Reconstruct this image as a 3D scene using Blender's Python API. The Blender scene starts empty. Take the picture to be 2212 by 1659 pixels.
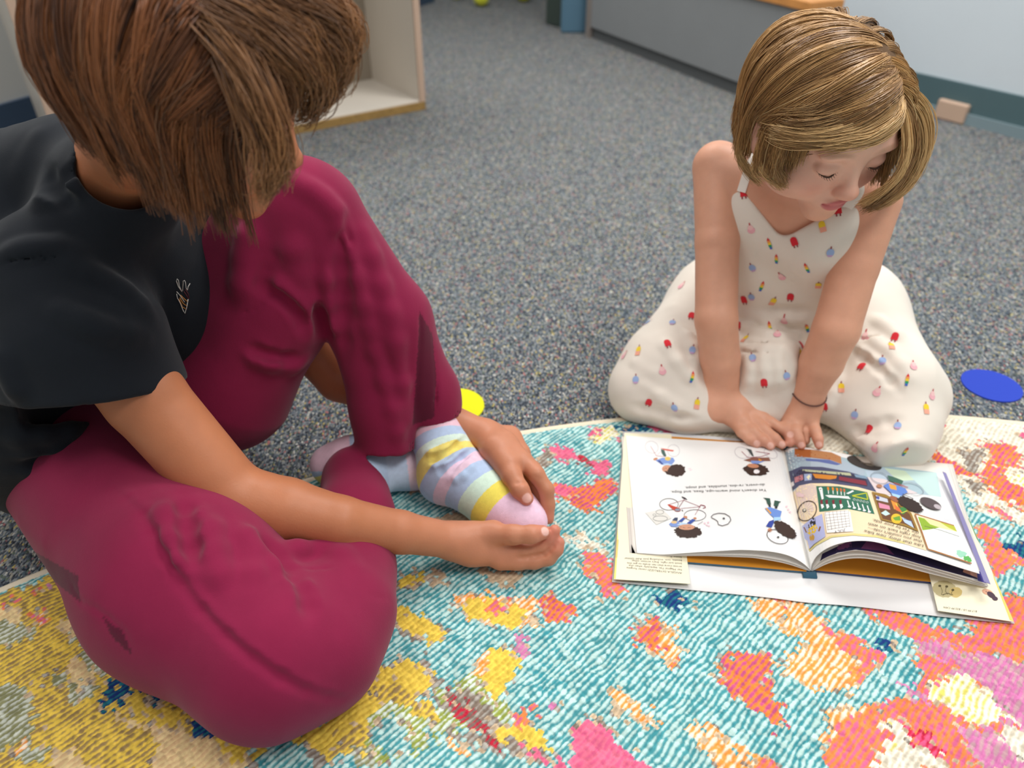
import bpy, math, random
import numpy as np
from mathutils import Vector, Matrix, geometry

# ------------------------------------------------------------------ camera, light, exposure
F, CX, CY = 1600.0, 1106.0, 829.5
TH, CAMH = math.radians(36), 0.72
sc = bpy.context.scene
COL = sc.collection
cam_d = bpy.data.cameras.new('camera'); cam = bpy.data.objects.new('camera', cam_d); COL.objects.link(cam)
cam.location = (0, 0, CAMH); cam.rotation_euler = (math.pi/2 - TH, 0, 0)
cam_d.sensor_width = 36.0; cam_d.lens = 36.0*F/2212.0; cam_d.clip_start = 0.02; cam_d.clip_end = 50
cam_d.dof.use_dof = True; cam_d.dof.focus_distance = 0.77; cam_d.dof.aperture_fstop = cam_d.lens/6.5
sc.camera = cam
world = bpy.data.worlds.new('world'); sc.world = world; world.use_nodes = True
world.node_tree.nodes['Background'].inputs[0].default_value = (0.97, 0.975, 1.0, 1)
world.node_tree.nodes['Background'].inputs[1].default_value = 0.42
def lamp(name, loc, size, sy, power, target, col=(1, 0.985, 0.96)):
    d = bpy.data.lights.new(name, 'AREA'); d.shape = 'RECTANGLE'; d.size = size; d.size_y = sy
    d.energy = power; d.color = col
    o = bpy.data.objects.new(name, d); COL.objects.link(o); o.location = loc
    o.rotation_euler = (Vector(target)-Vector(loc)).to_track_quat('-Z', 'Y').to_euler()
    return o
lamp('ceiling_light', (0.9, 1.9, 2.6), 1.2, 0.6, 42, (0.7, 1.5, 0))
lamp('ceiling_light', (-0.7, 3.0, 2.6), 1.2, 0.6, 42, (-0.6, 2.6, 0))
lamp('ceiling_light', (1.2, 0.1, 2.6), 1.2, 0.6, 32, (0.8, 0.3, 0))
lamp('ceiling_light', (-1.1, 0.3, 2.6), 1.2, 0.6, 18, (-0.8, 0.4, 0))
sc.view_settings.view_transform = 'Standard'; sc.view_settings.look = 'None'
sc.view_settings.gamma = 1.0; sc.view_settings.use_curve_mapping = False
sc.view_settings.exposure = 0.0
sc.cycles.use_denoising = True
sc.cycles.max_bounces = 5; sc.cycles.use_adaptive_sampling = True; sc.cycles.adaptive_threshold = 0.035

# ------------------------------------------------------------------ measuring helpers
cT, sT = math.cos(TH), math.sin(TH)
def pz(px, py, z):
    x = (px-CX)/F*z; u = (CY-py)/F*z
    return np.array([x, z*cT + u*sT, CAMH - z*sT + u*cT])
def ph(px, py, h):
    return pz(px, py, zat(px, py, h))
def zat(px, py, h):
    u = (CY-py)/F
    return (CAMH-h)/(sT - u*cT)
def ground(px, py, h=0.0):
    px = np.asarray(px, float); py = np.asarray(py, float)
    u = (CY-py)/F; z = (CAMH-h)/(sT-u*cT)
    return np.stack([(px-CX)/F*z, z*(cT+u*sT)], -1)
def unit(v):
    v = np.asarray(v, float); return v/np.linalg.norm(v)
def lin(c):
    if isinstance(c, str):
        c = c.lstrip('#'); c = c if len(c) == 6 else ''.join(x*2 for x in c); c = [int(c[i:i+2], 16)/255 for i in (0, 2, 4)]
    return tuple(x/12.92 if x <= 0.04045 else ((x+0.055)/1.055)**2.4 for x in c)

# ------------------------------------------------------------------ mesh + object helpers
def np_mesh(name, V, Q, smooth=True, mats=None, midx=None):
    """V (n,3); Q list of arrays (m,k) with same k, or a single array."""
    me = bpy.data.meshes.new(name)
    if isinstance(Q, np.ndarray): Q = [Q]
    Q = [q for q in Q if len(q)]
    V = np.asarray(V, np.float32)
    me.vertices.add(len(V)); me.vertices.foreach_set('co', V.ravel())
    nl = sum(q.size for q in Q); npoly = sum(len(q) for q in Q)
    me.loops.add(nl); me.loops.foreach_set('vertex_index', np.concatenate([q.ravel() for q in Q]).astype(np.int32))
    tot = np.concatenate([np.full(len(q), q.shape[1]) for q in Q]).astype(np.int32)
    start = np.concatenate([[0], np.cumsum(tot)[:-1]]).astype(np.int32)
    me.polygons.add(npoly); me.polygons.foreach_set('loop_start', start)
    if midx is not None: me.polygons.foreach_set('material_index', np.asarray(midx, np.int32))
    if smooth: me.polygons.foreach_set('use_smooth', np.ones(npoly, bool))
    me.update(calc_edges=True); me.validate(clean_customdata=False)
    for m in (mats or []): me.materials.append(m)
    return me
def link(name, me, parent=None, mat=None):
    o = bpy.data.objects.new(name, me); COL.objects.link(o)
    if parent is not None: o.parent = parent
    if mat is not None: me.materials.append(mat)
    return o
def tag(o, label=None, cat=None, group=None, kind=None):
    if label: o['label'] = label
    if cat: o['category'] = cat
    if group: o['group'] = group
    if kind: o['kind'] = kind
    return o
def thing(name, label, cat, loc=(0, 0, 0), group=None):
    o = bpy.data.objects.new(name, None); COL.objects.link(o); o.location = loc; o.empty_display_size = 0.05
    return tag(o, label, cat, group)
def adopt(o, parent):
    """parent keeping world position (parents are unrotated empties)."""
    o.parent = parent; o.location = Vector(o.location) - parent.location
    return o
def vcol(me, name, rgb):
    a = me.attributes.new(name, 'FLOAT_COLOR', 'POINT')
    c = np.ones((len(me.vertices), 4), np.float32); c[:, :3] = rgb
    a.data.foreach_set('color', c.ravel())
class Acc:
    """collects pieces with material slots into one mesh"""
    def __init__(s): s.V = []; s.F = []; s.M = []; s.mats = []; s.n = 0
    def slot(s, m):
        if m not in s.mats: s.mats.append(m)
        return s.mats.index(m)
    def add(s, V, Fs, m):
        V = np.asarray(V, float).reshape(-1, 3); k = s.slot(m)
        s.V.append(V)
        for f in Fs: s.F.append(tuple(int(i)+s.n for i in f)); s.M.append(k)
        s.n += len(V)
    def box(s, lo, hi, m, R=None, o=(0, 0, 0), taper=None):
        lo = np.array(lo, float); hi = np.array(hi, float)
        V = np.array([[(lo, hi)[i][0], (lo, hi)[j][1], (lo, hi)[k][2]] for i in (0, 1) for j in (0, 1) for k in (0, 1)])
        if R is not None: V = V @ np.asarray(R).T
        V = V + np.asarray(o)
        s.add(V, [(0, 1, 3, 2), (4, 6, 7, 5), (0, 4, 5, 1), (2, 3, 7, 6), (0, 2, 6, 4), (1, 5, 7, 3)], m)
    def build(s, name, parent=None, smooth=False, bevel=0.0):
        me = bpy.data.meshes.new(name)
        me.from_pydata(np.concatenate(s.V).tolist(), [], s.F)
        for m in s.mats: me.materials.append(m)
        me.polygons.foreach_set('material_index', np.array(s.M, np.int32))
        if smooth: me.polygons.foreach_set('use_smooth', np.ones(len(s.F), bool))
        me.update()
        o = link(name, me, parent)
        if bevel:
            b = o.modifiers.new('b', 'BEVEL'); b.width = bevel; b.segments = 3; b.limit_method = 'ANGLE'
        return o

# ------------------------------------------------------------------ materials
def mat(name, color, rough=0.6, spec=0.5, bump=None, vary=None, attr=None, sheen=0.0, sss=0.0, coat=0.0, metal=0.0):
    m = bpy.data.materials.new(name); m.use_nodes = True; nt = m.node_tree; b = nt.nodes['Principled BSDF']
    c = lin(color) if color is not None else (1, 1, 1)
    b.inputs['Base Color'].default_value = (*c, 1); b.inputs['Roughness'].default_value = rough
    b.inputs['Specular IOR Level'].default_value = spec; b.inputs['Metallic'].default_value = metal
    if coat: b.inputs['Coat Weight'].default_value = coat; b.inputs['Coat Roughness'].default_value = 0.15
    if sheen:
        b.inputs['Sheen Weight'].default_value = sheen; b.inputs['Sheen Roughness'].default_value = 0.5
    if sss:
        b.inputs['Subsurface Weight'].default_value = sss; b.inputs['Subsurface Radius'].default_value = (1, .35, .2)
        b.inputs['Subsurface Scale'].default_value = 0.006
    src = None
    tc = nt.nodes.new('ShaderNodeTexCoord')
    if attr:
        a = nt.nodes.new('ShaderNodeAttribute'); a.attribute_name = attr; src = a.outputs['Color']
    if vary:   # (scale, amount)
        n = nt.nodes.new('ShaderNodeTexNoise'); n.inputs['Scale'].default_value = vary[0]; n.inputs['Detail'].default_value = 5
        nt.links.new(tc.outputs['Object'], n.inputs['Vector'])
        mr = nt.nodes.new('ShaderNodeMapRange'); mr.inputs[1].default_value = .3; mr.inputs[2].default_value = .7
        mr.inputs[3].default_value = 1-vary[1]; mr.inputs[4].default_value = 1+vary[1]
        nt.links.new(n.outputs['Fac'], mr.inputs[0])
        mx = nt.nodes.new('ShaderNodeVectorMath'); mx.operation = 'SCALE'
        if src is not None: nt.links.new(src, mx.inputs[0])
        else: mx.inputs[0].default_value = c
        nt.links.new(mr.outputs[0], mx.inputs['Scale']); src = mx.outputs[0]
    if src is not None: nt.links.new(src, b.inputs['Base Color'])
    if bump:   # (scale, strength, distance, stretch)
        n = nt.nodes.new('ShaderNodeTexNoise'); n.inputs['Scale'].default_value = bump[0]; n.inputs['Detail'].default_value = 3
        mp = nt.nodes.new('ShaderNodeMapping'); mp.inputs['Scale'].default_value = bump[3] if len(bump) > 3 else (1, 1, 1)
        nt.links.new(tc.outputs['Object'], mp.inputs[0]); nt.links.new(mp.outputs[0], n.inputs['Vector'])
        bp = nt.nodes.new('ShaderNodeBump'); bp.inputs['Strength'].default_value = bump[1]; bp.inputs['Distance'].default_value = bump[2]
        nt.links.new(n.outputs['Fac'], bp.inputs['Height']); nt.links.new(bp.outputs[0], b.inputs['Normal'])
    return m

# ------------------------------------------------------------------ numpy value noise
def _hash(ix, iy, seed):
    h = (ix.astype(np.int64)*374761393 + iy.astype(np.int64)*668265263 + seed*1274126177) & 0x7fffffff
    h = ((h ^ (h >> 13))*1103515245) & 0x7fffffff
    h = ((h ^ (h >> 16))*12820163) & 0x7fffffff
    return (h & 0xffff)/65535.0
def vnoise(x, y, seed=0):
    ix = np.floor(x); iy = np.floor(y); fx = x-ix; fy = y-iy
    fx = fx*fx*(3-2*fx); fy = fy*fy*(3-2*fy)
    a = _hash(ix, iy, seed); b = _hash(ix+1, iy, seed); c = _hash(ix, iy+1, seed); d = _hash(ix+1, iy+1, seed)
    return (a*(1-fx)+b*fx)*(1-fy)+(c*(1-fx)+d*fx)*fy

# ------------------------------------------------------------------ implicit surfaces -> mesh
class Cone:
    def __init__(s, a, b, ra, rb):
        s.a = np.array(a, np.float32); s.b = np.array(b, np.float32); s.ra = ra; s.rb = rb
        s.c = (s.a+s.b)/2; s.R = float(np.linalg.norm(s.b-s.a)/2+max(ra, rb))
    def d(s, P):
        ba = s.b-s.a; pa = P-s.a; L2 = max(float(ba@ba), 1e-12)
        d_ = pa@ba; t = np.minimum(np.maximum(d_*(1/L2), 0), 1)
        return np.sqrt(np.maximum(np.einsum('ij,ij->i', pa, pa)-2*t*d_+t*t*L2, 0)) - (s.ra+(s.rb-s.ra)*t)
class Ell:
    def __init__(s, c, r, axes=None):
        s.c = np.array(c, np.float32); s.r = np.array(r, np.float32)
        s.A = np.eye(3, dtype=np.float32) if axes is None else np.array([unit(a) for a in axes], np.float32)
        s.R = float(max(r))
    def d(s, P):
        q = (P-s.c)@s.A.T
        q = q/s.r; k0 = np.sqrt(np.einsum('ij,ij->i', q, q)); q = q/s.r; k1 = np.sqrt(np.einsum('ij,ij->i', q, q))
        return k0*(k0-1)/np.maximum(k1, 1e-6)
class Plane:
    """keeps the side n.p < c   (n points to the removed side)"""
    def __init__(s, p, n): s.n = np.array(unit(n), np.float32); s.o = float(np.dot(s.n, p)); s.c = None; s.R = 1e9
    def d(s, P): return P@s.n - s.o
class Field:
    def __init__(s): s.ops = []; s.c = None; s.R = 1e9
    def u(s, p, k=0.01): s.ops.append(('u', p, k)); return s
    def sub(s, p, k=0.003): s.ops.append(('s', p, k)); return s
    def cut(s, p, n, k=0.002): s.ops.append(('i', Plane(p, n), k)); return s
    def chain(s, pts, rs, k=0.01):
        for i in range(len(pts)-1): s.u(Cone(pts[i], pts[i+1], rs[i], rs[i+1]), k)
        return s
    def fold(s, pts, r, k=0.012, op='u'):
        """a soft ridge (u) or crease (s) along a polyline"""
        for i in range(len(pts)-1):
            p = Cone(pts[i], pts[i+1], r, r)
            s.ops.append((op, p, k))
        return s
    def near(s, c, R):
        f = Field()
        for op, p, k in s.ops:
            if isinstance(p, Field): f.ops.append((op, p.near(c, R), k)); continue
            if p.c is not None and np.linalg.norm(p.c-c) > p.R+R+k+0.004: continue
            f.ops.append((op, p, k))
        return f
    def d(s, P):
        d = np.full(len(P), 0.5, np.float32)
        for op, p, k in s.ops:
            q = p.d(P)
            if op == 'u':
                h = np.maximum(k-np.abs(d-q), 0)/k; d = np.minimum(d, q)-h*h*k*.25
            elif op == 's':
                q = -q; h = np.maximum(k-np.abs(d-q), 0)/k; d = np.maximum(d, q)+h*h*k*.25
            else:
                h = np.maximum(k-np.abs(d-q), 0)/k; d = np.maximum(d, q)+h*h*k*.25
        return d
    def bounds(s):
        lo = np.full(3, 1e9); hi = -lo
        for op, p, k in s.ops:
            if op != 'u': continue
            if isinstance(p, Field): l, h = p.bounds()
            elif isinstance(p, Cone):
                r = max(p.ra, p.rb); l = np.minimum(p.a, p.b)-r; h = np.maximum(p.a, p.b)+r
            else: l, h = p.c-p.R, p.c+p.R
            lo = np.minimum(lo, l); hi = np.maximum(hi, h)
        return lo, hi
def march(field, P, D, n=60):
    """sphere-trace from P along D (arrays)"""
    t = np.zeros(len(P), np.float32)
    if len(P) < 400:   # short sight lines: only the nearby shapes matter
        pass
    act = np.arange(len(P))
    for _ in range(n):
        d = field.d((P[act]+D[act]*t[act, None]).astype(np.float32)); t[act] += 0.85*d
        act = act[(np.abs(d) > 1e-4) & (t[act] < 2.0)]
        if not len(act): break
    return P+D*t[:, None]
def grad(field, P, e=0.0008):
    P = P.astype(np.float32); g = np.stack([field.d(P+np.eye(3, dtype=np.float32)[i]*e)-field.d(P-np.eye(3, dtype=np.float32)[i]*e) for i in range(3)], 1)
    return g/np.maximum(np.linalg.norm(g, axis=1, keepdims=True), 1e-9)
import time as _t
def quad_normals(V, Q):
    fn = np.cross(V[Q[:, 2]]-V[Q[:, 0]], V[Q[:, 3]]-V[Q[:, 1]]); n = np.zeros_like(V)
    for k in range(3):
        for j in range(4): n[:, k] += np.bincount(Q[:, j], fn[:, k], len(V))
    return n/np.maximum(np.linalg.norm(n, axis=1, keepdims=True), 1e-12)
def mesh_field(field, h, smooth=2, disp=None, N=24):
    t0_ = _t.time()
    lo, hi = field.bounds(); lo = lo-3*h; hi = hi+3*h
    dims = np.ceil((hi-lo)/h/N).astype(int); G = dims*N+2
    cellsV = []; cellsI = []; quads = []
    ar = np.arange(N+1); 
    gx, gy, gz = np.meshgrid(ar, ar, ar, indexing='ij')
    base = np.stack([gx, gy, gz], -1).reshape(-1, 3)
    half = N*h/2; diag = half*math.sqrt(3)
    blocks = []; S_ = 4; nb = -(-dims//S_)
    for sx in range(nb[0]):
        for sy in range(nb[1]):
            for sz in range(nb[2]):
                c = (lo+(np.array([sx, sy, sz])+.5)*S_*N*h).astype(np.float32); Rb = half*S_*math.sqrt(3)
                lo_f = field.near(c, Rb+0.01)
                if not any(x[0] == 'u' for x in lo_f.ops) or abs(float(lo_f.d(c[None])[0])) > Rb*1.25+0.012: continue
                for i in range(S_**3):
                    b = np.array([sx*S_+i//(S_*S_), sy*S_+(i//S_) % S_, sz*S_+i % S_])
                    if (b < dims).all(): blocks.append((b, lo_f))
    for b, lo_f in blocks:
                o = b*N; c = (lo+(o*h)+half).astype(np.float32)
                loc = lo_f.near(c, diag+0.01)
                if not loc.ops or not any(x[0] == 'u' for x in loc.ops): continue
                if abs(float(loc.d(c[None])[0])) > diag*1.25+0.012: continue
                P = (lo+(o+base)*h).astype(np.float32)
                d = loc.d(P).reshape(N+1, N+1, N+1)
                s = d < 0
                if s.all() or not s.any(): continue
                cnt = np.zeros((N, N, N)); acc = np.zeros((N, N, N, 3))
                for ax in range(3):
                    a = [slice(0, N+1)]*3; b = [slice(0, N+1)]*3; a[ax] = slice(0, N); b[ax] = slice(1, N+1)
                    d0 = d[tuple(a)]; d1 = d[tuple(b)]; cr = (d0 < 0) != (d1 < 0)
                    t = np.where(cr, d0/np.where(cr, d0-d1, 1), 0)
                    oth = [k for k in range(3) if k != ax]
                    for i in (0, 1):
                        for j in (0, 1):
                            sl = [slice(0, N)]*3; sl[oth[0]] = slice(i, N+i); sl[oth[1]] = slice(j, N+j)
                            m = cr[tuple(sl)]; cnt += m
                            acc[..., ax] += np.where(m, t[tuple(sl)], 0)
                            acc[..., oth[0]] += m*i; acc[..., oth[1]] += m*j
                    e = np.argwhere(cr[:N, :N, :N])
                    if len(e):
                        g = e+o; sg = s[tuple(e.T)]
                        def cid(dj, dk):
                            q = g.copy(); q[:, oth[0]] += dj; q[:, oth[1]] += dk
                            return (q[:, 0]*G[1]+q[:, 1])*G[2]+q[:, 2]
                        qd = np.stack([cid(-1, -1), cid(0, -1), cid(0, 0), cid(-1, 0)], 1)
                        flip = sg if ax != 1 else ~sg
                        qd[~flip] = qd[~flip][:, ::-1]
                        quads.append(qd)
                idx = np.argwhere(cnt > 0); w = cnt[tuple(idx.T)][:, None]
                cellsV.append(lo+(o+idx+acc[tuple(idx.T)]/w)*h)
                gi = idx+o; cellsI.append((gi[:, 0]*G[1]+gi[:, 1])*G[2]+gi[:, 2])
    V = np.concatenate(cellsV); I = np.concatenate(cellsI); Q = np.concatenate(quads)
    order = np.argsort(I); I = I[order]; V = V[order]
    pos = np.searchsorted(I, Q); pos = np.minimum(pos, len(I)-1)
    ok = (I[pos] == Q).all(1); Q = pos[ok]
    E = np.concatenate([Q[:, [0, 1]], Q[:, [1, 2]], Q[:, [2, 3]], Q[:, [3, 0]]])
    deg = np.bincount(E.ravel(), minlength=len(V)).astype(float)[:, None]; deg[deg == 0] = 1
    for _ in range(smooth):
        S = np.stack([np.bincount(E[:, 0], V[E[:, 1], k], len(V))+np.bincount(E[:, 1], V[E[:, 0], k], len(V)) for k in range(3)], 1)
        V = V*0.4+0.6*S/deg
    if disp is not None:
        n = quad_normals(V, Q); V = V+n*disp(V)[:, None]
    return V, Q

# flat shapes laid on a surface -----------------------------------------------------------
def tess(poly, maxe):
    """2-D polygon -> fine triangles (V2, tris)"""
    poly = [tuple(p) for p in poly]
    tr = geometry.tessellate_polygon([[Vector((x, y, 0)) for x, y in poly]])
    out = []; st = [tuple(np.array(poly[i], float) for i in t) for t in tr]
    while st:
        a, b, c = st.pop()
        L = [np.hypot(*(a-b)), np.hypot(*(b-c)), np.hypot(*(c-a))]; m = int(np.argmax(L))
        if L[m] <= maxe: out.append((a, b, c)); continue
        if m == 0: q = (a+b)/2; st += [(a, q, c), (q, b, c)]
        elif m == 1: q = (b+c)/2; st += [(a, b, q), (a, q, c)]
        else: q = (c+a)/2; st += [(a, b, q), (q, b, c)]
    V = np.array(out).reshape(-1, 2); return V, np.arange(len(V)).reshape(-1, 3)
def ellpoly(cx, cy, rx, ry, ang=0, n=24, jag=0, seed=0):
    r = random.Random(seed); P = []
    for i in range(n):
        t = 2*math.pi*i/n; k = 1+jag*(r.random()-.5)*2
        x = rx*k*math.cos(t); y = ry*k*math.sin(t); c, s = math.cos(ang), math.sin(ang)
        P.append((cx+c*x-s*y, cy+s*x+c*y))
    return P
def lines(pts, w):
    P = [np.array(p, float) for p in pts]; out = []
    for a, b in zip(P[:-1], P[1:]):
        n = (b-a)[::-1]*np.array([-1, 1]); n = n/max(np.hypot(*n), 1e-9)*w/2
        out.append([a+n, b+n, b-n, a-n])
    return out
def ring(cx, cy, rx, ry, w, ang=0, n=28):
    P = ellpoly(cx, cy, rx, ry, ang, n); return lines(P+[P[0]], w)
# ================================================================== SETTING
def carpet_material():
    m = bpy.data.materials.new('speckled_carpet'); m.use_nodes = True; nt = m.node_tree; b = nt.nodes['Principled BSDF']
    b.inputs['Roughness'].default_value = 0.95; b.inputs['Specular IOR Level'].default_value = 0.15
    tc = nt.nodes.new('ShaderNodeTexCoord')
    mp = nt.nodes.new('ShaderNodeMapping'); nt.links.new(tc.outputs['Object'], mp.inputs[0]); mp.inputs['Rotation'].default_value = (0, 0, .5); mp.inputs['Scale'].default_value = (1, .55, 1)
    v = nt.nodes.new('ShaderNodeTexVoronoi'); v.inputs['Scale'].default_value = 430; v.inputs['Randomness'].default_value = 1
    nt.links.new(mp.outputs[0], v.inputs['Vector'])
    sep = nt.nodes.new('ShaderNodeSeparateColor'); nt.links.new(v.outputs['Color'], sep.inputs[0])
    r = nt.nodes.new('ShaderNodeValToRGB'); e = r.color_ramp.elements; r.color_ramp.interpolation = 'CONSTANT'
    stops = [(0, '#484d55'), (.22, '#6e747b'), (.4, '#31353d'), (.52, '#8f9394'), (.66, '#56646e'), (.78, '#9c998c'), (.86, '#626d5e'), (.91, '#b3a468'), (.94, '#a56a68'), (.97, '#c3c1b8')]
    e[0].position = 0; e[0].color = (*lin(stops[0][1]), 1); e[1].position = stops[1][0]; e[1].color = (*lin(stops[1][1]), 1)
    for p, c in stops[2:]:
        x = e.new(p); x.color = (*lin(c), 1)
    nt.links.new(sep.outputs[0], r.inputs[0]); nt.links.new(r.outputs[0], b.inputs['Base Color'])
    bp = nt.nodes.new('ShaderNodeBump'); bp.inputs['Strength'].default_value = 0.7; bp.inputs['Distance'].default_value = 0.003
    inv = nt.nodes.new('ShaderNodeMath'); inv.operation = 'MULTIPLY'; inv.inputs[1].default_value = -200
    nt.links.new(v.outputs['Distance'], inv.inputs[0]); 
    inv.inputs[1].default_value = -1
    nt.links.new(inv.outputs[0], bp.inputs['Height']); nt.links.new(bp.outputs[0], b.inputs['Normal'])
    return m
a = Acc(); a.box((-3.2, -2.8, -0.05), (3.4, 5.4, 0), carpet_material())
tag(a.build('floor'), kind='structure')

M_white = mat('white_wall_paint', '#cdd6dc', .6, .3, vary=(3, .02))
M_pale = mat('pale_wall_paint', '#c3c3bf', .6, .3, vary=(3, .02))
M_teal = mat('teal_vinyl_base', '#4c6469', .45)
M_teal2 = mat('light_teal_vinyl', '#7d9096', .45)
M_navy = mat('navy_vinyl_base', '#35485f', .45)
M_far = mat('far_wall_paint', '#6d7f86', .6)
M_fbase = mat('dark_green_base', '#39453f', .5)
M_greyp = mat('grey_laminate', '#85888a', .5, vary=(6, .02))
M_dark = mat('dark_plinth', '#55585a', .6)
M_edge = mat('brown_edge_band', '#857c76', .5)
M_blue = mat('blue_painted_post', '#4f7186', .5)
M_owood = mat('orange_wood', '#c98a4a', .45, vary=(20, .1))
M_lam = mat('cream_laminate', '#d9d1c5', .45, vary=(5, .03))
M_shelfback = mat('taupe_shelf_back', '#8f8474', .6, vary=(8, .05))
M_ply = mat('plywood_edge', '#9c7b45', .5, vary=(60, .15))
M_edgetan = mat('tan_edge_band', '#c2a58f', .5)

def wallseg(name, A, B, z0, z1, th, m, bevel=0, kind='structure'):
    A = np.array(A, float); B = np.array(B, float); d = B-A; L = np.hypot(*d); d /= L; n = np.array([d[1], -d[0]])
    R = np.array([[d[0], n[0], 0], [d[1], n[1], 0], [0, 0, 1]])
    a = Acc(); a.box((0, 0, z0), (L, th, z1), m, R, (A[0], A[1], 0)); o = a.build(name, bevel=bevel)
    if kind: tag(o, kind=kind)
    return o
# right wall with its two-tone base
RA = np.array(ground(2013, 252)); RB = np.array(ground(2212, 304)); rd = unit(RB-RA)
R0 = RA-rd*1.6; R1 = RB+rd*4.5; rn = np.array([-rd[1], rd[0]])   # into the wall
if rn[0] < 0: rn = -rn
wallseg('wall_right', R1+rn*.02, R0+rn*.02, 0, 2.6, .1, M_white)
wallseg('baseboard_right', R1+rn*.008, R0+rn*.008, 0.0, .115, .012, M_teal)
wallseg('trim_1', R1, R0, 0, .034, .009, M_teal2)
# left wall with navy base
LA = np.array([-1.62, 2.05]); LB = np.array([-1.16, 3.1])
ld = unit(LB-LA); L0 = LA-ld*4.3; L1 = LA+ld*2.9
wallseg('wall_left', L1, L0, 0, 2.6, .1, M_pale)
wallseg('baseboard_left', L1, L0, 0, .10, -.015, M_navy)
# back wall
BA = np.array(ground(1000, -2)); BB = np.array(ground(1262, 66)); bd = unit(BB-BA); bn = np.array([-bd[1], bd[0]]); bn = bn if bn[1] > 0 else -bn; BA = BA+bn*.55; BB = BB+bn*.55
wallseg('wall_back', BA-bd*4, BB+bd*.12, 0, 2.6, -.1, M_far)
wallseg('baseboard_back', BA-bd*4, BB+bd*.12, 0, .09, .012, M_fbase)

# grey cabinet with an orange wood top, long side towards the camera
CA = np.array(ground(1273, 81)); CB = np.array(ground(1608, 215)); cd = unit(CB-CA); CL = np.hypot(*(CB-CA))+.22
cn = np.array([-cd[1], cd[0]]); cn = cn if cn[0] > 0 else -cn
Rc = np.array([[cd[0], cn[0], 0], [cd[1], cn[1], 0], [0, 0, 1]])
cab = thing('storage_cabinet', 'long low grey cabinet with orange wood top against the right wall', 'cabinet', (CA[0], CA[1], 0))
a = Acc(); a.box((0, 0, .045), (CL, .12, .312), M_greyp, Rc); a.build('body', cab, bevel=.003)
a = Acc(); a.box((.012, .012, 0), (CL-.02, .11, .05), M_dark, Rc); a.build('plinth', cab)
a = Acc(); a.box((-.01, -.01, .312), (CL+.01, .125, .34), M_owood, Rc); tag(a.build('top', cab, bevel=.004), 'orange wood top')
a = Acc(); a.box((-.03, -.006, .0), (0.005, .125, .31), M_edge, Rc); tag(a.build('edge_panel', cab), 'brown edge panel')
# blue post at its far end
a = Acc(); p = ground(1243, 64); a.box((-.075, -.09, 0), (.075, -.02, 1.6), M_blue, None, (p[0], p[1], 0))
tag(a.build('blue_post', bevel=.01), 'blue painted upright post at the far end of the grey cabinet', 'post')
b0, b1 = np.array(ground(1178, 52)), np.array(ground(1218, 62)); e_ = unit(b1-b0); n_ = np.array([-e_[1], e_[0]]); n_ = n_ if n_[1] > 0 else -n_
a = Acc(); a.box((0, 0, 0), (np.hypot(*(b1-b0)), .26, .40), M_fbase, np.array([[e_[0], n_[0], 0], [e_[1], n_[1], 0], [0, 0, 1]]), (b0[0], b0[1], 0))
tag(a.build('low_bench', bevel=.006), 'dark green low bench between the chair and the blue post', 'bench')
# small tan block by the teal base
a = Acc(); p = ground(2030, 254); a.box((-.05, -.02, 0), (.05, .02, .06), M_edgetan, np.array([[rd[0], -rd[1], 0], [rd[1], rd[0], 0], [0, 0, 1]]), (p[0]+.02, p[1]-.03, 0))
tag(a.build('wooden_block', bevel=.006), 'small tan wooden block lying against the teal baseboard of the right wall', 'block')
# orange bin at the far left
a = Acc(); p = ground(10, 292)
n = 20; V = []; Fc = []
for i in range(n):
    t = 2*math.pi*i/n
    V += [(.07*math.cos(t), .07*math.sin(t), 0), (.085*math.cos(t), .085*math.sin(t), .10), (.08*math.cos(t), .08*math.sin(t), .10), (.066*math.cos(t), .066*math.sin(t), .006)]
for i in range(n):
    j = (i+1) % n
    for k in range(3): Fc.append((4*i+k, 4*j+k, 4*j+k+1, 4*i+k+1))
Fc.append([4*i+3 for i in range(n)]); Fc.append([4*i for i in range(n)][::-1])
a.add(np.array(V)+np.array([p[0]-.075, p[1]-.05, 0]), Fc, mat('orange_plastic', '#d97a2b', .4))
tag(a.build('storage_bin', smooth=True), 'orange plastic bin by the navy baseboard at the left edge', 'bin')

# open shelf unit, its front facing the camera
SA = np.array(ground(640, 290)); SB = np.array(ground(920, 236)); sd = unit(SB-SA); sn = np.array([-sd[1], sd[0]])
Ls = 1.10; S0 = SB-sd*Ls
Rs = np.array([[sd[0], sn[0], 0], [sd[1], sn[1], 0], [0, 0, 1]])
shelf = thing('shelf_unit', 'cream laminate open shelf unit with plywood edges on the carpet behind the older child', 'shelf', (S0[0], S0[1], 0))
def sbox(name, lo, hi, m, lab=None):
    a = Acc(); a.box(lo, hi, m, Rs); o = a.build(name, shelf, bevel=.0015)
    if lab: tag(o, lab)
D = .36
sbox('bottom_panel', (0, .004, .012), (Ls, D, .032), M_lam)
sbox('edge_strip', (0, -.002, 0), (Ls, .006, .026), M_ply, 'brown plywood front edge')
sbox('side_panel', (Ls-.02, .004, .026), (Ls, D, 1.0), M_lam)
sbox('edge_strip', (Ls-.021, -.002, .026), (Ls+.001, .006, 1.0), M_edgetan, 'tan front edge band')
sbox('side_panel', (0, .004, .026), (.02, D, 1.0), M_lam)
sbox('edge_strip', (-.001, -.002, .026), (.021, .006, 1.0), M_edgetan, 'tan front edge band')
sbox('divider', (Ls-.476, .006, .032), (Ls-.458, D-.01, .98), M_lam)
sbox('back_panel', (.02, D-.012, .032), (Ls-.02, D-.002, 1.0), M_shelfback, 'taupe back panel')
sbox('top_panel', (0, .004, 1.0), (Ls, D, 1.02), M_lam)

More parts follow.
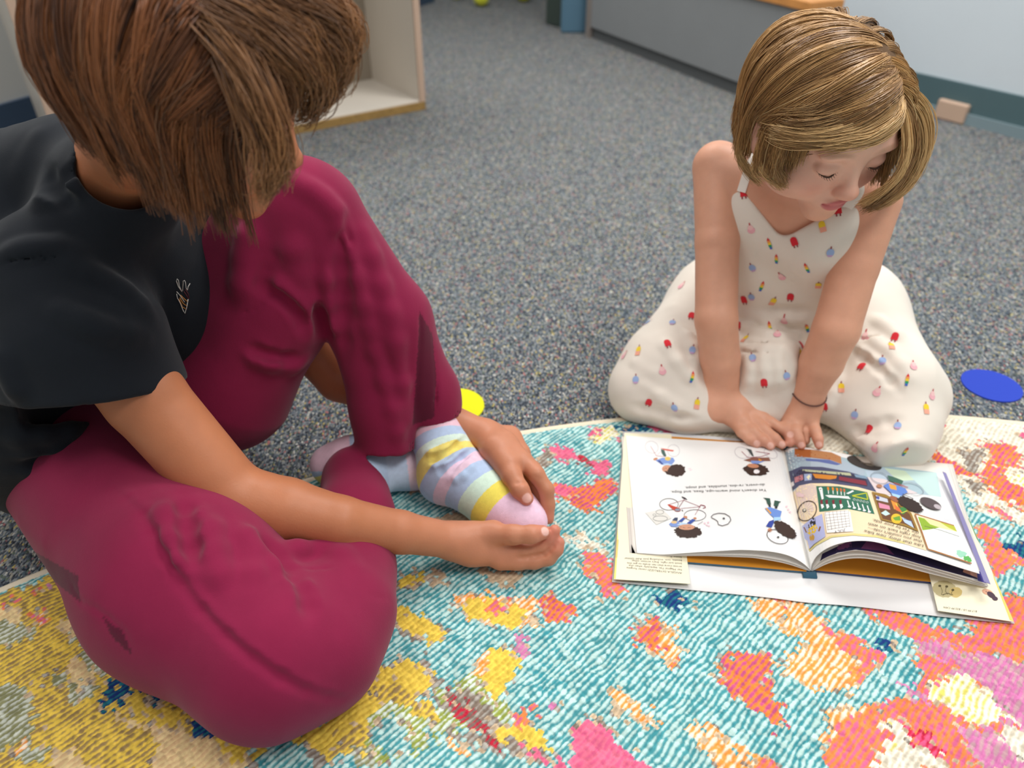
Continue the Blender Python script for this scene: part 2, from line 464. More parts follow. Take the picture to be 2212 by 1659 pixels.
# classroom chair whose ball-shod feet show at the top edge
M_ball = mat('yellow_felt', '#cfd02a', .9, sheen=.3); M_chrome = mat('dark_steel', '#3b3f45', .35, metal=.6); M_seat = mat('navy_plastic', '#2a3644', .4)
def tube(a, pts, r, m, n=12):
    P = [np.array(p, float) for p in pts]; V = []; Fc = []
    for i, p in enumerate(P):
        t = unit((P[min(i+1, len(P)-1)]-P[max(i-1, 0)])); x = unit(np.cross(t, (0.3, .9, .31))); y = np.cross(t, x)
        rr = r[i] if isinstance(r, (list, tuple)) else r
        for k in range(n): w = 2*math.pi*k/n; V.append(p+rr*(math.cos(w)*x+math.sin(w)*y))
    for i in range(len(P)-1):
        for k in range(n): Fc.append((i*n+k, i*n+(k+1) % n, (i+1)*n+(k+1) % n, (i+1)*n+k))
    Fc.append(list(range(n))[::-1]); Fc.append(list(range((len(P)-1)*n, len(P)*n)))
    a.add(V, Fc, m)
f1 = ground(1040, 14); f2 = ground(1131, 4)
e1 = unit(f2-f1); W_ = np.hypot(*(f2-f1)); e2 = np.array([-e1[1], e1[0]]); e2 = e2 if e2[1] > 0 else -e2
chair = thing('classroom_chair', 'navy classroom chair with yellow balls on its feet near the back wall', 'chair', (f1[0], f1[1], 0))
W_ = max(W_, .24)
for i, (x, y) in enumerate([(0, 0), (W_, 0), (0, W_), (W_, W_)]):
    q = e1*x+e2*y; c = (e1+e2)*W_/2; top = q*.8+c*.2
    a = Acc(); tube(a, [(q[0], q[1], .03), (top[0], top[1], .34)], .009, M_chrome); leg = a.build('leg', chair, smooth=True)
    a = Acc(); V = []; nn = 14
    tube(a, [(q[0], q[1], .045-.045*math.cos(math.pi*(j+.3)/10.6)) for j in range(11)], [.045*math.sin(math.pi*(j+.3)/10.6) for j in range(11)], M_ball, 16)
    tag(a.build('foot_ball', leg, smooth=True), 'yellow felt ball on the foot')
Rh = np.array([[e1[0], e2[0], 0], [e1[1], e2[1], 0], [0, 0, 1]])
a = Acc(); a.box((-.02, -.02, .335), (W_+.02, W_+.02, .355), M_seat, Rh); a.build('seat', chair, bevel=.009)
a = Acc(); a.box((-.01, W_, .42), (W_+.01, W_+.018, .66), M_seat, Rh); a.build('backrest', chair, bevel=.008)
for x in (.03, W_-.03):
    a = Acc(); tube(a, [tuple(Rh@np.array([x, W_, .34])), tuple(Rh@np.array([x, W_+.01, .5]))], .008, M_chrome); a.build('back_post', chair, smooth=True)

# floor spots
def spot(px, py, r, colr, label):
    c = ground(px, py, .002); a = Acc(); n = 64
    m = mat('spot_vinyl', colr, .8, .2)
    V = [(r*math.cos(2*math.pi*i/n)+c[0], r*math.sin(2*math.pi*i/n)+c[1], z) for z in (.0003, .0025) for i in range(n)]
    a.add(V, [list(range(n))[::-1], list(range(n, 2*n))]+[(i, (i+1) % n, n+(i+1) % n, n+i) for i in range(n)], m)
    tag(a.build('floor_spot'), label, 'floor marker')
spot(2142, 832, .0455, '#2f46b4', 'round blue floor marker on the carpet right of the child in the print romper')
spot(984, 876, .0455, '#dfe01c', 'round yellow floor marker on the carpet behind the raised striped sock ankle')

# ================================================================== RUG
PAL = dict(T=('#3a909a', '#c4e2db'), Y=('#f0cf58', '#dbb84a'), YB=('#efcc55', '#9c8258'), O=('#f08c4c', '#dd6a94'), OL=('#f09a46', '#f8ead2'),
  C=('#efe8d6', '#cfc4ae'), CY=('#f3eddc', '#ddd36a'), M=('#d27aac', '#c9a0a6'), P=('#e8748f', '#d95f86'), R=('#c42840', '#7d6a62'), R2=('#c92c46', '#e8608a'),
  N=('#223a78', '#2a7683'), G=('#8b8b63', '#d2d6c8'), B=('#ecd29c', '#dcb98a'), TN=('#d3bb9c', '#b79f82'), K=('#857568', '#b5b0a6'), GW=('#97a248', '#e0ece2'),
  OP=('#f08a3c', '#c65488'))
C3 = (0, 1240, 3.95); C4 = (540, 1180, 3.456); C1 = (1150, 1230, 4.424); C2 = (1700, 1280, 4.32); C5 = (1850, 880, 3.95); C6 = (1100, 850, 5.53); PXF = (0, 0, 1)
BL = [
(PXF, 'YB', [(-500, 1500), (-250, 1330), (0, 1280), (110, 1240), (300, 1400), (560, 1590), (545, 1659), (420, 1850), (150, 1800), (-200, 1900), (-420, 1700)]),
(PXF, 'C', [(1480, 900), (2300, 900), (2300, 1140), (2110, 1090), (2060, 1000), (1960, 1000), (1700, 965), (1500, 950), (1470, 915)]),
(PXF, 'O', [(1610, 1285), (2200, 1285), (2300, 1280), (2300, 1800), (1850, 1800), (1780, 1659), (1780, 1560), (1860, 1500), (1990, 1480), (1960, 1400), (1860, 1330), (1720, 1300)]),
(C3, 'B', [(500, 400), (720, 340), (900, 490), (1180, 740), (1120, 800), (960, 640), (820, 560), (560, 500)]),
(C3, 'G', [(600, 520), (740, 520), (960, 650), (1000, 800), (880, 850), (700, 780), (690, 640)]),
(C3, 'B', [(560, 750), (700, 740), (850, 850), (800, 960), (560, 900)]),
(C3, 'G', [(360, 850), (520, 880), (700, 930), (840, 1000), (700, 1080), (540, 980), (380, 930)]),
(C3, 'G', [(-100, 380), (200, 400), (280, 480), (220, 560), (60, 620), (-100, 650)]),
(C3, 'B', [(-100, 250), (150, 300), (200, 390), (-100, 380)]),
(C3, 'G', [(-100, 930), (120, 940), (300, 1080), (380, 1200), (340, 1330), (160, 1420), (-100, 1480)]),
(C3, 'G', [(130, 1500), (300, 1440), (420, 1480), (330, 1640), (100, 1655)]),
(C3, 'OL', [(230, 320), (380, 380), (380, 450), (280, 420)]), (C3, 'O', [(240, 330), (370, 390), (370, 440), (280, 410)]),
(C3, 'O', [(0, 230), (120, 200), (160, 240), (40, 300)]), (C3, 'O', [(250, 120), (370, 70), (380, 130), (260, 180)]),
(C3, 'M', [(400, 105), (450, 100), (470, 140), (420, 150)]),
(C3, 'OL', [(80, 1500), (270, 1400), (290, 1430), (100, 1560)]),
(C3, 'B', [(980, 1150), (1300, 1350), (1500, 1380), (1850, 1400), (2100, 1500), (2130, 1700), (1340, 1700), (1300, 1450), (1100, 1300)]),
(C3, 'B', [(330, 1700), (500, 1540), (720, 1560), (760, 1700)]),
(C3, 'Y', [(1150, 1080), (1220, 1070), (1330, 1170), (1520, 1180), (1640, 1230), (1600, 1320), (1450, 1360), (1300, 1330), (1180, 1200)]),
(C3, 'Y', [(1850, 1450), (2100, 1370), (2212, 1440), (2180, 1540), (2060, 1600), (1900, 1520)]),
(C3, 'T', [(2100, 1700), (2130, 1560), (2260, 1500), (2300, 1700)]),
(C3, 'N', [(900, 850), (1060, 850), (1200, 780), (1130, 900), (1100, 1050), (1040, 1170), (940, 1130), (880, 1000)]),
(C3, 'N', [(1310, 850), (1480, 900), (1780, 1150), (1640, 1160), (1480, 1090), (1360, 1140), (1220, 1080), (1240, 920)]),
(C3, 'N', [(1610, 1280), (1760, 1200), (1840, 1280), (1800, 1390), (1700, 1410), (1610, 1340)]),
(C3, 'N', [(1900, 1280), (2110, 1350), (2060, 1400), (1900, 1340)]),
(C4, 'K', [(300, 1470), (500, 1500), (640, 1530), (720, 1600), (560, 1610), (400, 1530)]),
(C4, 'G', [(760, 1570), (900, 1470), (990, 1530), (1100, 1650), (850, 1680)]),
(C4, 'GW', [(1500, 1010), (1680, 960), (1740, 1080), (1880, 1200), (1960, 1280), (1800, 1400), (1640, 1360), (1400, 1500), (1380, 1250), (1340, 1050)]),
(C4, 'K', [(700, 1180), (800, 1010), (870, 900), (1100, 840), (1350, 860), (1380, 1000), (1340, 1040), (900, 960)]),
(C4, 'Y', [(280, 1440), (600, 1290), (760, 1100), (870, 930), (1100, 870), (1330, 890), (1340, 1010), (1250, 1120), (1380, 1180), (1370, 1330), (1250, 1400), (1120, 1280), (950, 1200), (890, 1400), (800, 1560), (620, 1530), (500, 1510), (400, 1490)]),
(C4, 'YB', [(850, 1060), (1080, 1040), (1300, 1160), (1360, 1330), (1220, 1400), (1080, 1260), (880, 1140)]),
(C4, 'YB', [(640, 1400), (800, 1330), (880, 1420), (790, 1560), (640, 1530)]),
(C4, 'K', [(1480, 700), (1500, 670), (1200, 480), (1080, 400), (1040, 480), (1010, 560), (1200, 690), (1420, 770)]),
(C4, 'Y', [(1010, 400), (1150, 430), (1480, 680), (1480, 720), (1410, 755), (1200, 650), (1000, 550)]),
(C4, 'K', [(1030, 420), (1060, 250), (1180, 180), (1400, 190), (1280, 290), (1100, 350)]),
(C4, 'Y', [(1090, 260), (1180, 200), (1350, 190), (1390, 240), (1250, 270), (1100, 320), (1050, 400), (1040, 330)]),
(C4, 'TN', [(1310, 180), (1440, 160), (1500, 290), (1430, 320), (1330, 280)]),
(C4, 'TN', [(1700, 150), (1850, 180), (2060, 190), (2000, 290), (1800, 260), (1700, 220)]),
(C4, 'OL', [(1510, 480), (1580, 370), (1750, 330), (1950, 360), (2140, 430), (2110, 580), (1960, 630), (1800, 580), (1630, 550)]),
(C4, 'Y', [(1560, 480), (1620, 410), (1750, 370), (1900, 420), (2060, 470), (2060, 570), (1960, 600), (1800, 560), (1640, 530)]),
(C4, 'O', [(1800, 430), (1920, 380), (2000, 430), (1920, 500), (1840, 490)]),
(PXF, 'OP', [(1165, 1290), (1200, 1288), (1250, 1325), (1238, 1348), (1170, 1342)]),
(C4, 'M', [(1970, 680), (2050, 660), (2110, 740), (2060, 830), (1980, 790)]),
(C4, 'OL', [(1640, 950), (1740, 820), (1900, 720), (1940, 760), (1760, 900), (1700, 1010)]),
(C4, 'Y', [(1760, 850), (1900, 740), (2030, 860), (1960, 1000), (1880, 1080), (1870, 1190), (1820, 1150), (1730, 1000)]),
(C4, 'K', [(1430, 1130), (1500, 1030), (1640, 1060), (1800, 1250), (1980, 1400), (2212, 1600), (2212, 1660), (1850, 1560), (1600, 1300), (1480, 1200)]),
(C4, 'K', [(1500, 1400), (1750, 1420), (1830, 1530), (1700, 1530), (1550, 1480)]),
(C4, 'R', [(1460, 1100), (1560, 1060), (1620, 1120), (1600, 1180), (1700, 1240), (1780, 1380), (1870, 1440), (1890, 1530), (1830, 1520), (1700, 1400), (1560, 1260)]),
(C4, 'O', [(1960, 1240), (2060, 1250), (2150, 1320), (2080, 1350), (1980, 1310)]),
(C4, 'Y', [(1840, 1390), (1960, 1310), (2100, 1340), (2170, 1430), (2160, 1520), (2060, 1500), (1900, 1420)]),
(C4, 'OL', [(1440, 1500), (1500, 1470), (1640, 1540), (1780, 1650), (1640, 1560), (1480, 1540)]),
(C4, 'P', [(2000, 1520), (2080, 1510), (2212, 1600), (2212, 1656), (2060, 1580)]),
(C4, 'GW', [(900, 1280), (1060, 1180), (1300, 1300), (1280, 1500), (1150, 1600), (960, 1620), (880, 1450)]),
(C4, 'T', [(900, 1340), (1010, 1270), (1150, 1310), (1240, 1440), (1150, 1540), (1020, 1580), (930, 1440)]),
(C1, 'K', [(560, 130), (680, 60), (740, 110), (700, 240), (600, 170)]),
(C1, 'O', [(640, 130), (700, 60), (640, 0), (900, 0), (890, 130), (800, 260), (700, 230)]),
(C1, 'N', [(1120, 330), (1280, 260), (1340, 210), (1480, 250), (1500, 330), (1400, 390), (1270, 330), (1140, 370)]),
(C1, 'K', [(930, 620), (1000, 480), (1060, 440), (1090, 480), (1000, 600)]),
(C1, 'OP', [(940, 590), (1060, 470), (1180, 460), (1300, 600), (1430, 760), (1460, 870), (1430, 920), (1250, 880), (1100, 730), (960, 680)]),
(C1, 'OL', [(1230, 520), (1330, 600), (1430, 750), (1460, 870), (1400, 900), (1250, 860), (1150, 760), (1280, 700), (1200, 620)]),
(C1, 'TN', [(730, 1060), (850, 1090), (940, 1300), (940, 1410), (800, 1390), (760, 1230)]),
(C1, 'OL', [(780, 1100), (850, 1090), (990, 1220), (1180, 1370), (1210, 1430), (1160, 1470), (1000, 1400), (850, 1300), (790, 1180)]),
(C1, 'M', [(90, 1290), (170, 1260), (250, 1340), (180, 1380)]),
(PXF, 'K', [(1545, 1420), (1560, 1418), (1560, 1490), (1545, 1480)]),
(PXF, 'OP', [(1553, 1425), (1590, 1418), (1665, 1425), (1672, 1462), (1658, 1500), (1705, 1560), (1692, 1578), (1640, 1545), (1580, 1510), (1550, 1465)]),
(PXF, 'K', [(1225, 1590), (1250, 1540), (1300, 1540), (1320, 1580), (1280, 1590)]),
(PXF, 'P', [(1245, 1555), (1290, 1545), (1310, 1580), (1400, 1659), (1440, 1720), (1190, 1720), (1190, 1659), (1240, 1610)]),
(PXF, 'OL', [(1500, 1570), (1560, 1560), (1585, 1600), (1650, 1640), (1660, 1720), (1560, 1720), (1550, 1640)]),
(PXF, 'O', [(1620, 1645), (1700, 1640), (1720, 1720), (1600, 1720)]),
(PXF, 'OL', [(1615, 1288), (1700, 1298), (1705, 1360), (1690, 1362), (1665, 1345), (1640, 1320)]),
(PXF, 'OL', [(1665, 1428), (1705, 1408), (1702, 1462), (1680, 1448)]),
(C2, 'T', [(100, 60), (700, 150), (1250, 420), (1260, 800), (1080, 1000), (640, 1050), (400, 1200), (330, 1700), (-50, 1700), (-50, 200)]),
(C2, 'OL', [(-20, 60), (130, 100), (270, 220), (400, 300), (560, 500), (640, 640), (620, 860), (440, 940), (250, 870), (-20, 780), (-20, 560), (130, 590), (200, 440), (60, 350), (-20, 340)]),
(C2, 'O', [(280, 300), (420, 290), (640, 400), (880, 540), (850, 620), (700, 780), (680, 860), (630, 860), (600, 640), (450, 430)]),
(C2, 'O', [(650, 120), (1060, 190), (1240, 280), (1380, 350), (1600, 380), (1650, 290), (2130, 300), (2130, 100), (2400, 0), (2400, 600), (2100, 620), (1900, 560), (1650, 640), (1500, 470), (1280, 500), (1160, 470), (1040, 380), (800, 240)]),
(C2, 'T', [(1080, 150), (1640, 200), (1650, 300), (1600, 370), (1380, 340), (1240, 280)]),
(C2, 'M', [(1180, 470), (1500, 470), (1650, 620), (1950, 600), (2400, 600), (2400, 1240), (2020, 1230), (1900, 1160), (1970, 1060), (1830, 850), (1750, 790), (1500, 770), (1380, 700), (1200, 560)]),
(C2, 'O', [(1110, 590), (1350, 600), (1650, 680), (1500, 790), (1380, 820), (1320, 890), (1250, 760)]),
(C2, 'O', [(640, 1060), (800, 1030), (1180, 880), (1400, 980), (1600, 1190), (1860, 1180), (1950, 1300), (1800, 1400), (1800, 1700), (1560, 1700), (1380, 1450), (1200, 1300), (1050, 1160), (850, 1130), (880, 1260), (820, 1500), (800, 1750), (400, 1750), (340, 1420), (420, 1200)]),
(C2, 'OL', [(360, 1150), (640, 1020), (760, 1060), (640, 1150), (480, 1300), (360, 1420), (300, 1400)]),
(C2, 'M', [(1090, 900), (1200, 870), (1300, 960), (1250, 1000), (1120, 960)]),
(C2, 'CY', [(1370, 820), (1550, 770), (1720, 800), (1840, 900), (1950, 1040), (2050, 1120), (1900, 1190), (1700, 1190), (1560, 1170), (1470, 1080), (1300, 940)]),
(C2, 'C', [(830, 1150), (940, 1140), (1060, 1200), (1200, 1390), (1440, 1560), (1560, 1700), (820, 1700), (850, 1450), (900, 1280)]),
(C2, 'CY', [(1010, 1400), (1130, 1370), (1180, 1430), (1020, 1450)]), (C2, 'CY', [(850, 1160), (950, 1150), (1000, 1230), (880, 1240)]),
(C2, 'R2', [(1020, 1140), (1110, 1150), (1230, 1290), (1400, 1400), (1560, 1530), (1580, 1620), (1440, 1540), (1200, 1380), (1120, 1260)]),
(C2, 'M', [(1600, 1290), (1950, 1310), (2030, 1240), (2400, 1240), (2400, 1700), (1800, 1700), (1700, 1500)]),
(C2, 'C', [(2000, 1270), (2080, 1240), (2400, 1380), (2400, 1700), (2110, 1600), (2090, 1450), (1990, 1400)]),
(C2, 'N', [(780, 450), (940, 420), (960, 480), (870, 500)]), (C2, 'T', [(1850, 570), (1970, 580), (1990, 650), (1880, 630)]),
(C5, 'C', [(560, 100), (1500, 140), (1500, 1010), (1200, 980), (1000, 880), (930, 700), (700, 470), (560, 380)]),
(C5, 'K', [(860, 360), (960, 330), (1100, 390), (1060, 480), (960, 560), (880, 420)]),
(C5, 'K', [(930, 620), (1060, 640), (1100, 700), (1000, 730)]),
(C5, 'OP', [(650, 130), (740, 120), (810, 170), (720, 190)]),
(C5, 'OP', [(1060, 330), (1240, 280), (1340, 330), (1400, 460), (1280, 520), (1210, 620), (1480, 750), (1480, 900), (1250, 780), (1000, 600), (1150, 450)]),
(C5, 'OP', [(520, 390), (700, 400), (940, 520), (1000, 580), (850, 590), (760, 560), (700, 470)]),
(C5, 'P', [(1320, 200), (1480, 210), (1480, 290)]),
(C5, 'CY', [(1220, 580), (1480, 540), (1480, 700), (1270, 650)]),
(C5, 'O', [(1060, 830), (1180, 850), (1350, 940), (1280, 980), (1100, 900)]),
(C5, 'T', [(930, 850), (1200, 960), (1500, 1010), (1500, 1290), (1300, 1220), (1200, 1130), (1180, 1030), (1000, 1000), (950, 900)]),
(C5, 'N', [(1210, 1170), (1480, 1130), (1480, 1290), (1300, 1230)]),
(C5, 'O', [(1010, 1010), (1180, 1040), (1210, 1180), (1480, 1300), (1480, 1380), (1300, 1320), (1220, 1480), (1150, 1400), (1050, 1130)]),
(C5, 'T', [(1290, 1320), (1480, 1370), (1480, 1600), (1240, 1560), (1220, 1470)]),
(C6, 'P', [(940, 430), (1130, 430), (1040, 500), (960, 480)]), (C6, 'CY', [(1130, 430), (1270, 440), (1330, 520), (1100, 580), (960, 520), (1050, 490)]),
(C6, 'N', [(1270, 400), (1650, 370), (1640, 440), (1380, 470), (1280, 460)]),
(C6, 'C', [(1960, 300), (2300, 280), (2300, 560), (2090, 520), (2010, 400)]),
(C6, 'P', [(1650, 360), (1960, 350), (2080, 500), (2050, 520), (1850, 510), (1700, 440)]),
(C6, 'K', [(300, 850), (420, 670), (500, 640), (520, 800), (400, 900)]),
(C6, 'P', [(440, 650), (500, 620), (760, 690), (900, 770), (1180, 790), (1290, 830), (1230, 920), (1130, 970), (1000, 950), (960, 850), (780, 790), (600, 780)]),
(C6, 'R', [(760, 700), (900, 740), (1060, 860), (960, 850), (820, 790)]),
(C6, 'OP', [(500, 1090), (740, 1130), (920, 1140), (1040, 1040), (1040, 970), (1160, 980), (1280, 1090), (1270, 1200), (1120, 1230), (1100, 1370), (980, 1420), (850, 1400), (650, 1290), (500, 1120)]),
(C6, 'P', [(520, 1100), (740, 1130), (700, 1280), (600, 1250)]),
(C6, 'C', [(520, 1510), (640, 1560), (560, 1590)]), (C6, 'P', [(1300, 580), (1350, 540), (1350, 630)]),
(PXF, 'O', [(1255, 1190), (1300, 1188), (1345, 1250), (1345, 1280), (1310, 1290), (1280, 1260)]),
(PXF, 'C', [(1215, 1155), (1290, 1165), (1310, 1185), (1240, 1180)]),
(PXF, 'TN', [(830, 1035), (930, 985), (960, 1030), (900, 1062)]), (PXF, 'TN', [(950, 1120), (1040, 1085), (1060, 1120), (960, 1150)]),
]
def inpoly(px, py, poly):
    r = np.zeros(px.shape, bool); n = len(poly)
    for i in range(n):
        x0, y0 = poly[i]; x1, y1 = poly[i-1]
        c = ((y0 > py) != (y1 > py)); 
        if y1 != y0: r ^= c & (px < (x1-x0)*(py-y0)/(y1-y0)+x0)
    return r
RC = ground(1106, 829.5)*0+np.array([0.62, -1.21])*CAMH; RR = 2.478*CAMH
RPH = math.radians(45)
def rug_build():
    rdir = np.array([math.cos(RPH), math.sin(RPH)]); rper = np.array([-rdir[1], rdir[0]])
    codes = list(PAL); CA_ = np.array([lin(PAL[c][0]) for c in codes]); CB_ = np.array([lin(PAL[c][1]) for c in codes])
    polys = [(codes.index(c), np.stack([ground(x0+x/s, y0+y/s, .01) for x, y in P])) for (x0, y0, s), c, P in BL]
    rb = random.Random(12); extra = []; kinds = ['Y', 'O', 'OL', 'P', 'M', 'C', 'N', 'TN', 'OP', 'YB', 'G', 'CY', 'B', 'R']
    def inview(x, y, m):
        z = y*cT+CAMH*sT; u = y*sT-CAMH*cT
        return z > .1 and abs(x/z)*F < 1106+m and abs(u/z)*F < 829.5+m
    for _ in range(420):
        r = RR*math.sqrt(rb.random()); t = rb.uniform(0, 6.283); x, y = RC[0]+r*math.cos(t), RC[1]+r*math.sin(t); s_ = rb.uniform(.03, .13)
        if inview(x, y, 60+s_*1800): continue
        a_ = rb.uniform(0, 3.14); el = rb.uniform(.35, .8)
        pts = []
        for k in range(14):
            w = 2*math.pi*k/14; rr = s_*rb.uniform(.6, 1.15); X_, Y_ = rr*math.cos(w), rr*el*math.sin(w); pts.append((x+X_*math.cos(a_)-Y_*math.sin(a_), y+X_*math.sin(a_)+Y_*math.cos(a_)))
        extra.append((codes.index(rb.choice(kinds)), np.array(pts)))
    polys = extra+polys
    p = 0.0060; q = 0.0040
    def shade(X, Y):
        t = X*rdir[0]+Y*rdir[1]; v = X*rper[0]+Y*rper[1]
        v = v+.0022*(vnoise(t/.02, v/.02, 3)-.5)*2
        t = t+.0016*(vnoise(t/.006, v/.006, 5)-.5)*2
        row = np.floor(v/p); fv = v/p-row
        sh = _hash(row, row*0+7, 11); k = np.floor(t/q+sh); ft = t/q+sh-k
        # loop centre in rug space, used to look up the pattern
        ct = (k+.5-sh)*q; cv = (row+.5)*p
        x = ct*rdir[0]+cv*rper[0]; y = ct*rdir[1]+cv*rper[1]
        x = x+.004*(_hash(k, row, 81)-.5); y = y+.004*(_hash(k, row, 82)-.5)
        wx = x+.012*(vnoise(x/.03, y/.03, 21)-.5)+.009*(vnoise(x/.011, y/.011, 22)-.5)
        wy = y+.012*(vnoise(x/.03, y/.03, 31)-.5)+.009*(vnoise(x/.011, y/.011, 32)-.5)
        idx = np.full(X.shape, codes.index('T'))
        for c, P in polys:
            lo = P.min(0); hi = P.max(0)
            m = (wx > lo[0]) & (wx < hi[0]) & (wy > lo[1]) & (wy < hi[1])
            if m.any():
                ii = np.nonzero(m)[0]; ins = inpoly(wx[ii], wy[ii], [tuple(z) for z in P]); idx[ii[ins]] = c
        # fuzzy borders: loops of a neutral yarn where two colours meet
        d2 = np.zeros(X.shape, bool); sx = wx+.0055*np.sign(_hash(k, row, 91)-.5); sy = wy+.0055*np.sign(_hash(k, row, 92)-.5); id2 = np.full(X.shape, codes.index('T'))
        for c, P in polys:
            lo = P.min(0); hi = P.max(0); m = (sx > lo[0]) & (sx < hi[0]) & (sy > lo[1]) & (sy < hi[1])
            if m.any():
                ii = np.nonzero(m)[0]; ins = inpoly(sx[ii], sy[ii], [tuple(z) for z in P]); id2[ii[ins]] = c
        r_ = _hash(k, row, 93); bd_ = id2 != idx
        idx = np.where(bd_ & (r_ < .22), id2, idx); idx = np.where(bd_ & (r_ > .72), codes.index('TN'), idx); idx = np.where(bd_ & (r_ > .93), codes.index('K'), idx)
        ca, cb = CA_[idx].copy(), CB_[idx]
        tm_ = (idx == codes.index('T')); hue = vnoise(x/.035, y/.05, 95)[:, None]; ca[tm_] = (ca*(1-.55*hue)+np.array(lin('#5d9796'))*.55*hue)[tm_]
        wob = .85*(vnoise(t/.005, row*3.7, 41)-.5)+.55*(vnoise(t/.0024, row*1.7, 43)-.5)
        w = np.cos(2*math.pi*fv)*.80+wob*1.9+.55*(_hash(k, row, 97)-.5)+np.where(tm_, .05, .22)
        w = 1/(1+np.exp(-w*4.5))
        col = ca*w[:, None]+cb*(1-w[:, None])
        j = .84+.32*_hash(k, row, 51); col = col*j[:, None]
        big = .95+.1*vnoise(x/.05, y/.05, 61); col = col*big[:, None]
        hgt = (1-np.abs(fv-.5)**2*3.2)*.0016+(1-(2*np.abs(ft-.5))**3)*.0008+.0009*vnoise(X/.0025, Y/.0025, 71)+.0012*vnoise(x/.01, y/.01, 73)
        return col, hgt
    Vs = []; Qs = []; Cs = []; n0 = 0
    def patch(x0, x1, y0, y1, h, test):
        nonlocal n0
        xs = np.arange(x0, x1+h/2, h); ys = np.arange(y0, y1+h/2, h)
        X, Y = np.meshgrid(xs, ys, indexing='ij'); nx, ny = X.shape
        X = X.ravel(); Y = Y.ravel()
        keep = test(X, Y) & (np.hypot(X-RC[0], Y-RC[1]) < RR-.006)
        idm = np.full(len(X), -1); idm[keep] = np.arange(keep.sum())
        i, j = np.meshgrid(np.arange(nx-1), np.arange(ny-1), indexing='ij'); b = (i*ny+j).ravel()
        Q = np.stack([b, b+ny, b+ny+1, b+1], 1); Q = idm[Q]; Q = Q[(Q >= 0).all(1)]
        col, hg = shade(X[keep], Y[keep])
        edge = np.clip((RR-.006-np.hypot(X[keep]-RC[0], Y[keep]-RC[1]))/.01, 0, 1)
        Vs.append(np.stack([X[keep], Y[keep], .0075-(.0004 if h > .002 else 0)+hg*(.3+.7*edge)], 1)); Qs.append(Q+n0); Cs.append(col); n0 += keep.sum()
    def infr(X, Y, mrg=0.0):
        z = Y*cT+CAMH*sT; u = Y*sT-CAMH*cT
        return (np.abs(X/z)*F < 1106+60-mrg*1500) & (-u/z*F < 829.5+60-mrg*1500)
    patch(-.95, 1.0, .25, .96, .00125, infr)
    inner = lambda X, Y, e: infr(X, Y, e) & (Y > .25+e) & (X > -.95+e) & (X < 1.0-e)
    mid = lambda X, Y, e: (X > -1.15+e) & (X < 1.5-e) & (Y > -.25+e)
    patch(-1.15, 1.5, -.25, .96, .003, lambda X, Y: ~inner(X, Y, .006))
    patch(RC[0]-RR, RC[0]+RR, RC[1]-RR, .96, .006, lambda X, Y: ~mid(X, Y, .012))
    V = np.concatenate(Vs); Q = np.concatenate(Qs); C = np.concatenate(Cs)
    me = np_mesh('pile', V, Q); vcol(me, 'Col', C)
    m = mat('rug_wool', None, .95, .12, attr='Col', bump=(1500, .5, .0006)); me.materials.append(m)
    # bound cream edge
    n = 480; prof = [(-.012, .0078), (-.008, .0098), (-.003, .0102), (0, .0085), (.001, .004), (0, .0)]
    V2 = []; 
    for i in range(n):
        t = 2*math.pi*i/n
        for dr, z in prof: V2.append((RC[0]+(RR+dr)*math.cos(t), RC[1]+(RR+dr)*math.sin(t), z))
    k = len(prof); Q2 = [(i*k+j, ((i+1) % n)*k+j, ((i+1) % n)*k+j+1, i*k+j+1) for i in range(n) for j in range(k-1)]
    rug = thing('round_rug', 'large round multicoloured looped rug with cream bound edge under both children', 'rug', (RC[0], RC[1], 0))
    o = link('pile', me); adopt(o, rug)
    me2 = np_mesh('bound_edge', np.array(V2), np.array(Q2)); o2 = link('bound_edge', me2, None, mat('cream_binding', '#e9dcc3', .9, .1, bump=(900, .4, .0008))); adopt(o2, rug)
    tag(o2, 'cream stitched binding')
    # backing
    a = Acc(); m_ = 200
    a.add([(RC[0]+(RR-.004)*math.cos(2*math.pi*i/m_), RC[1]+(RR-.004)*math.sin(2*math.pi*i/m_), z) for z in (.0006, .006) for i in range(m_)], [list(range(m_))[::-1], list(range(m_, 2*m_))], mat('rug_backing', '#b9a98c', .9))
    ob = a.build('backing'); adopt(ob, rug)
rug_build()
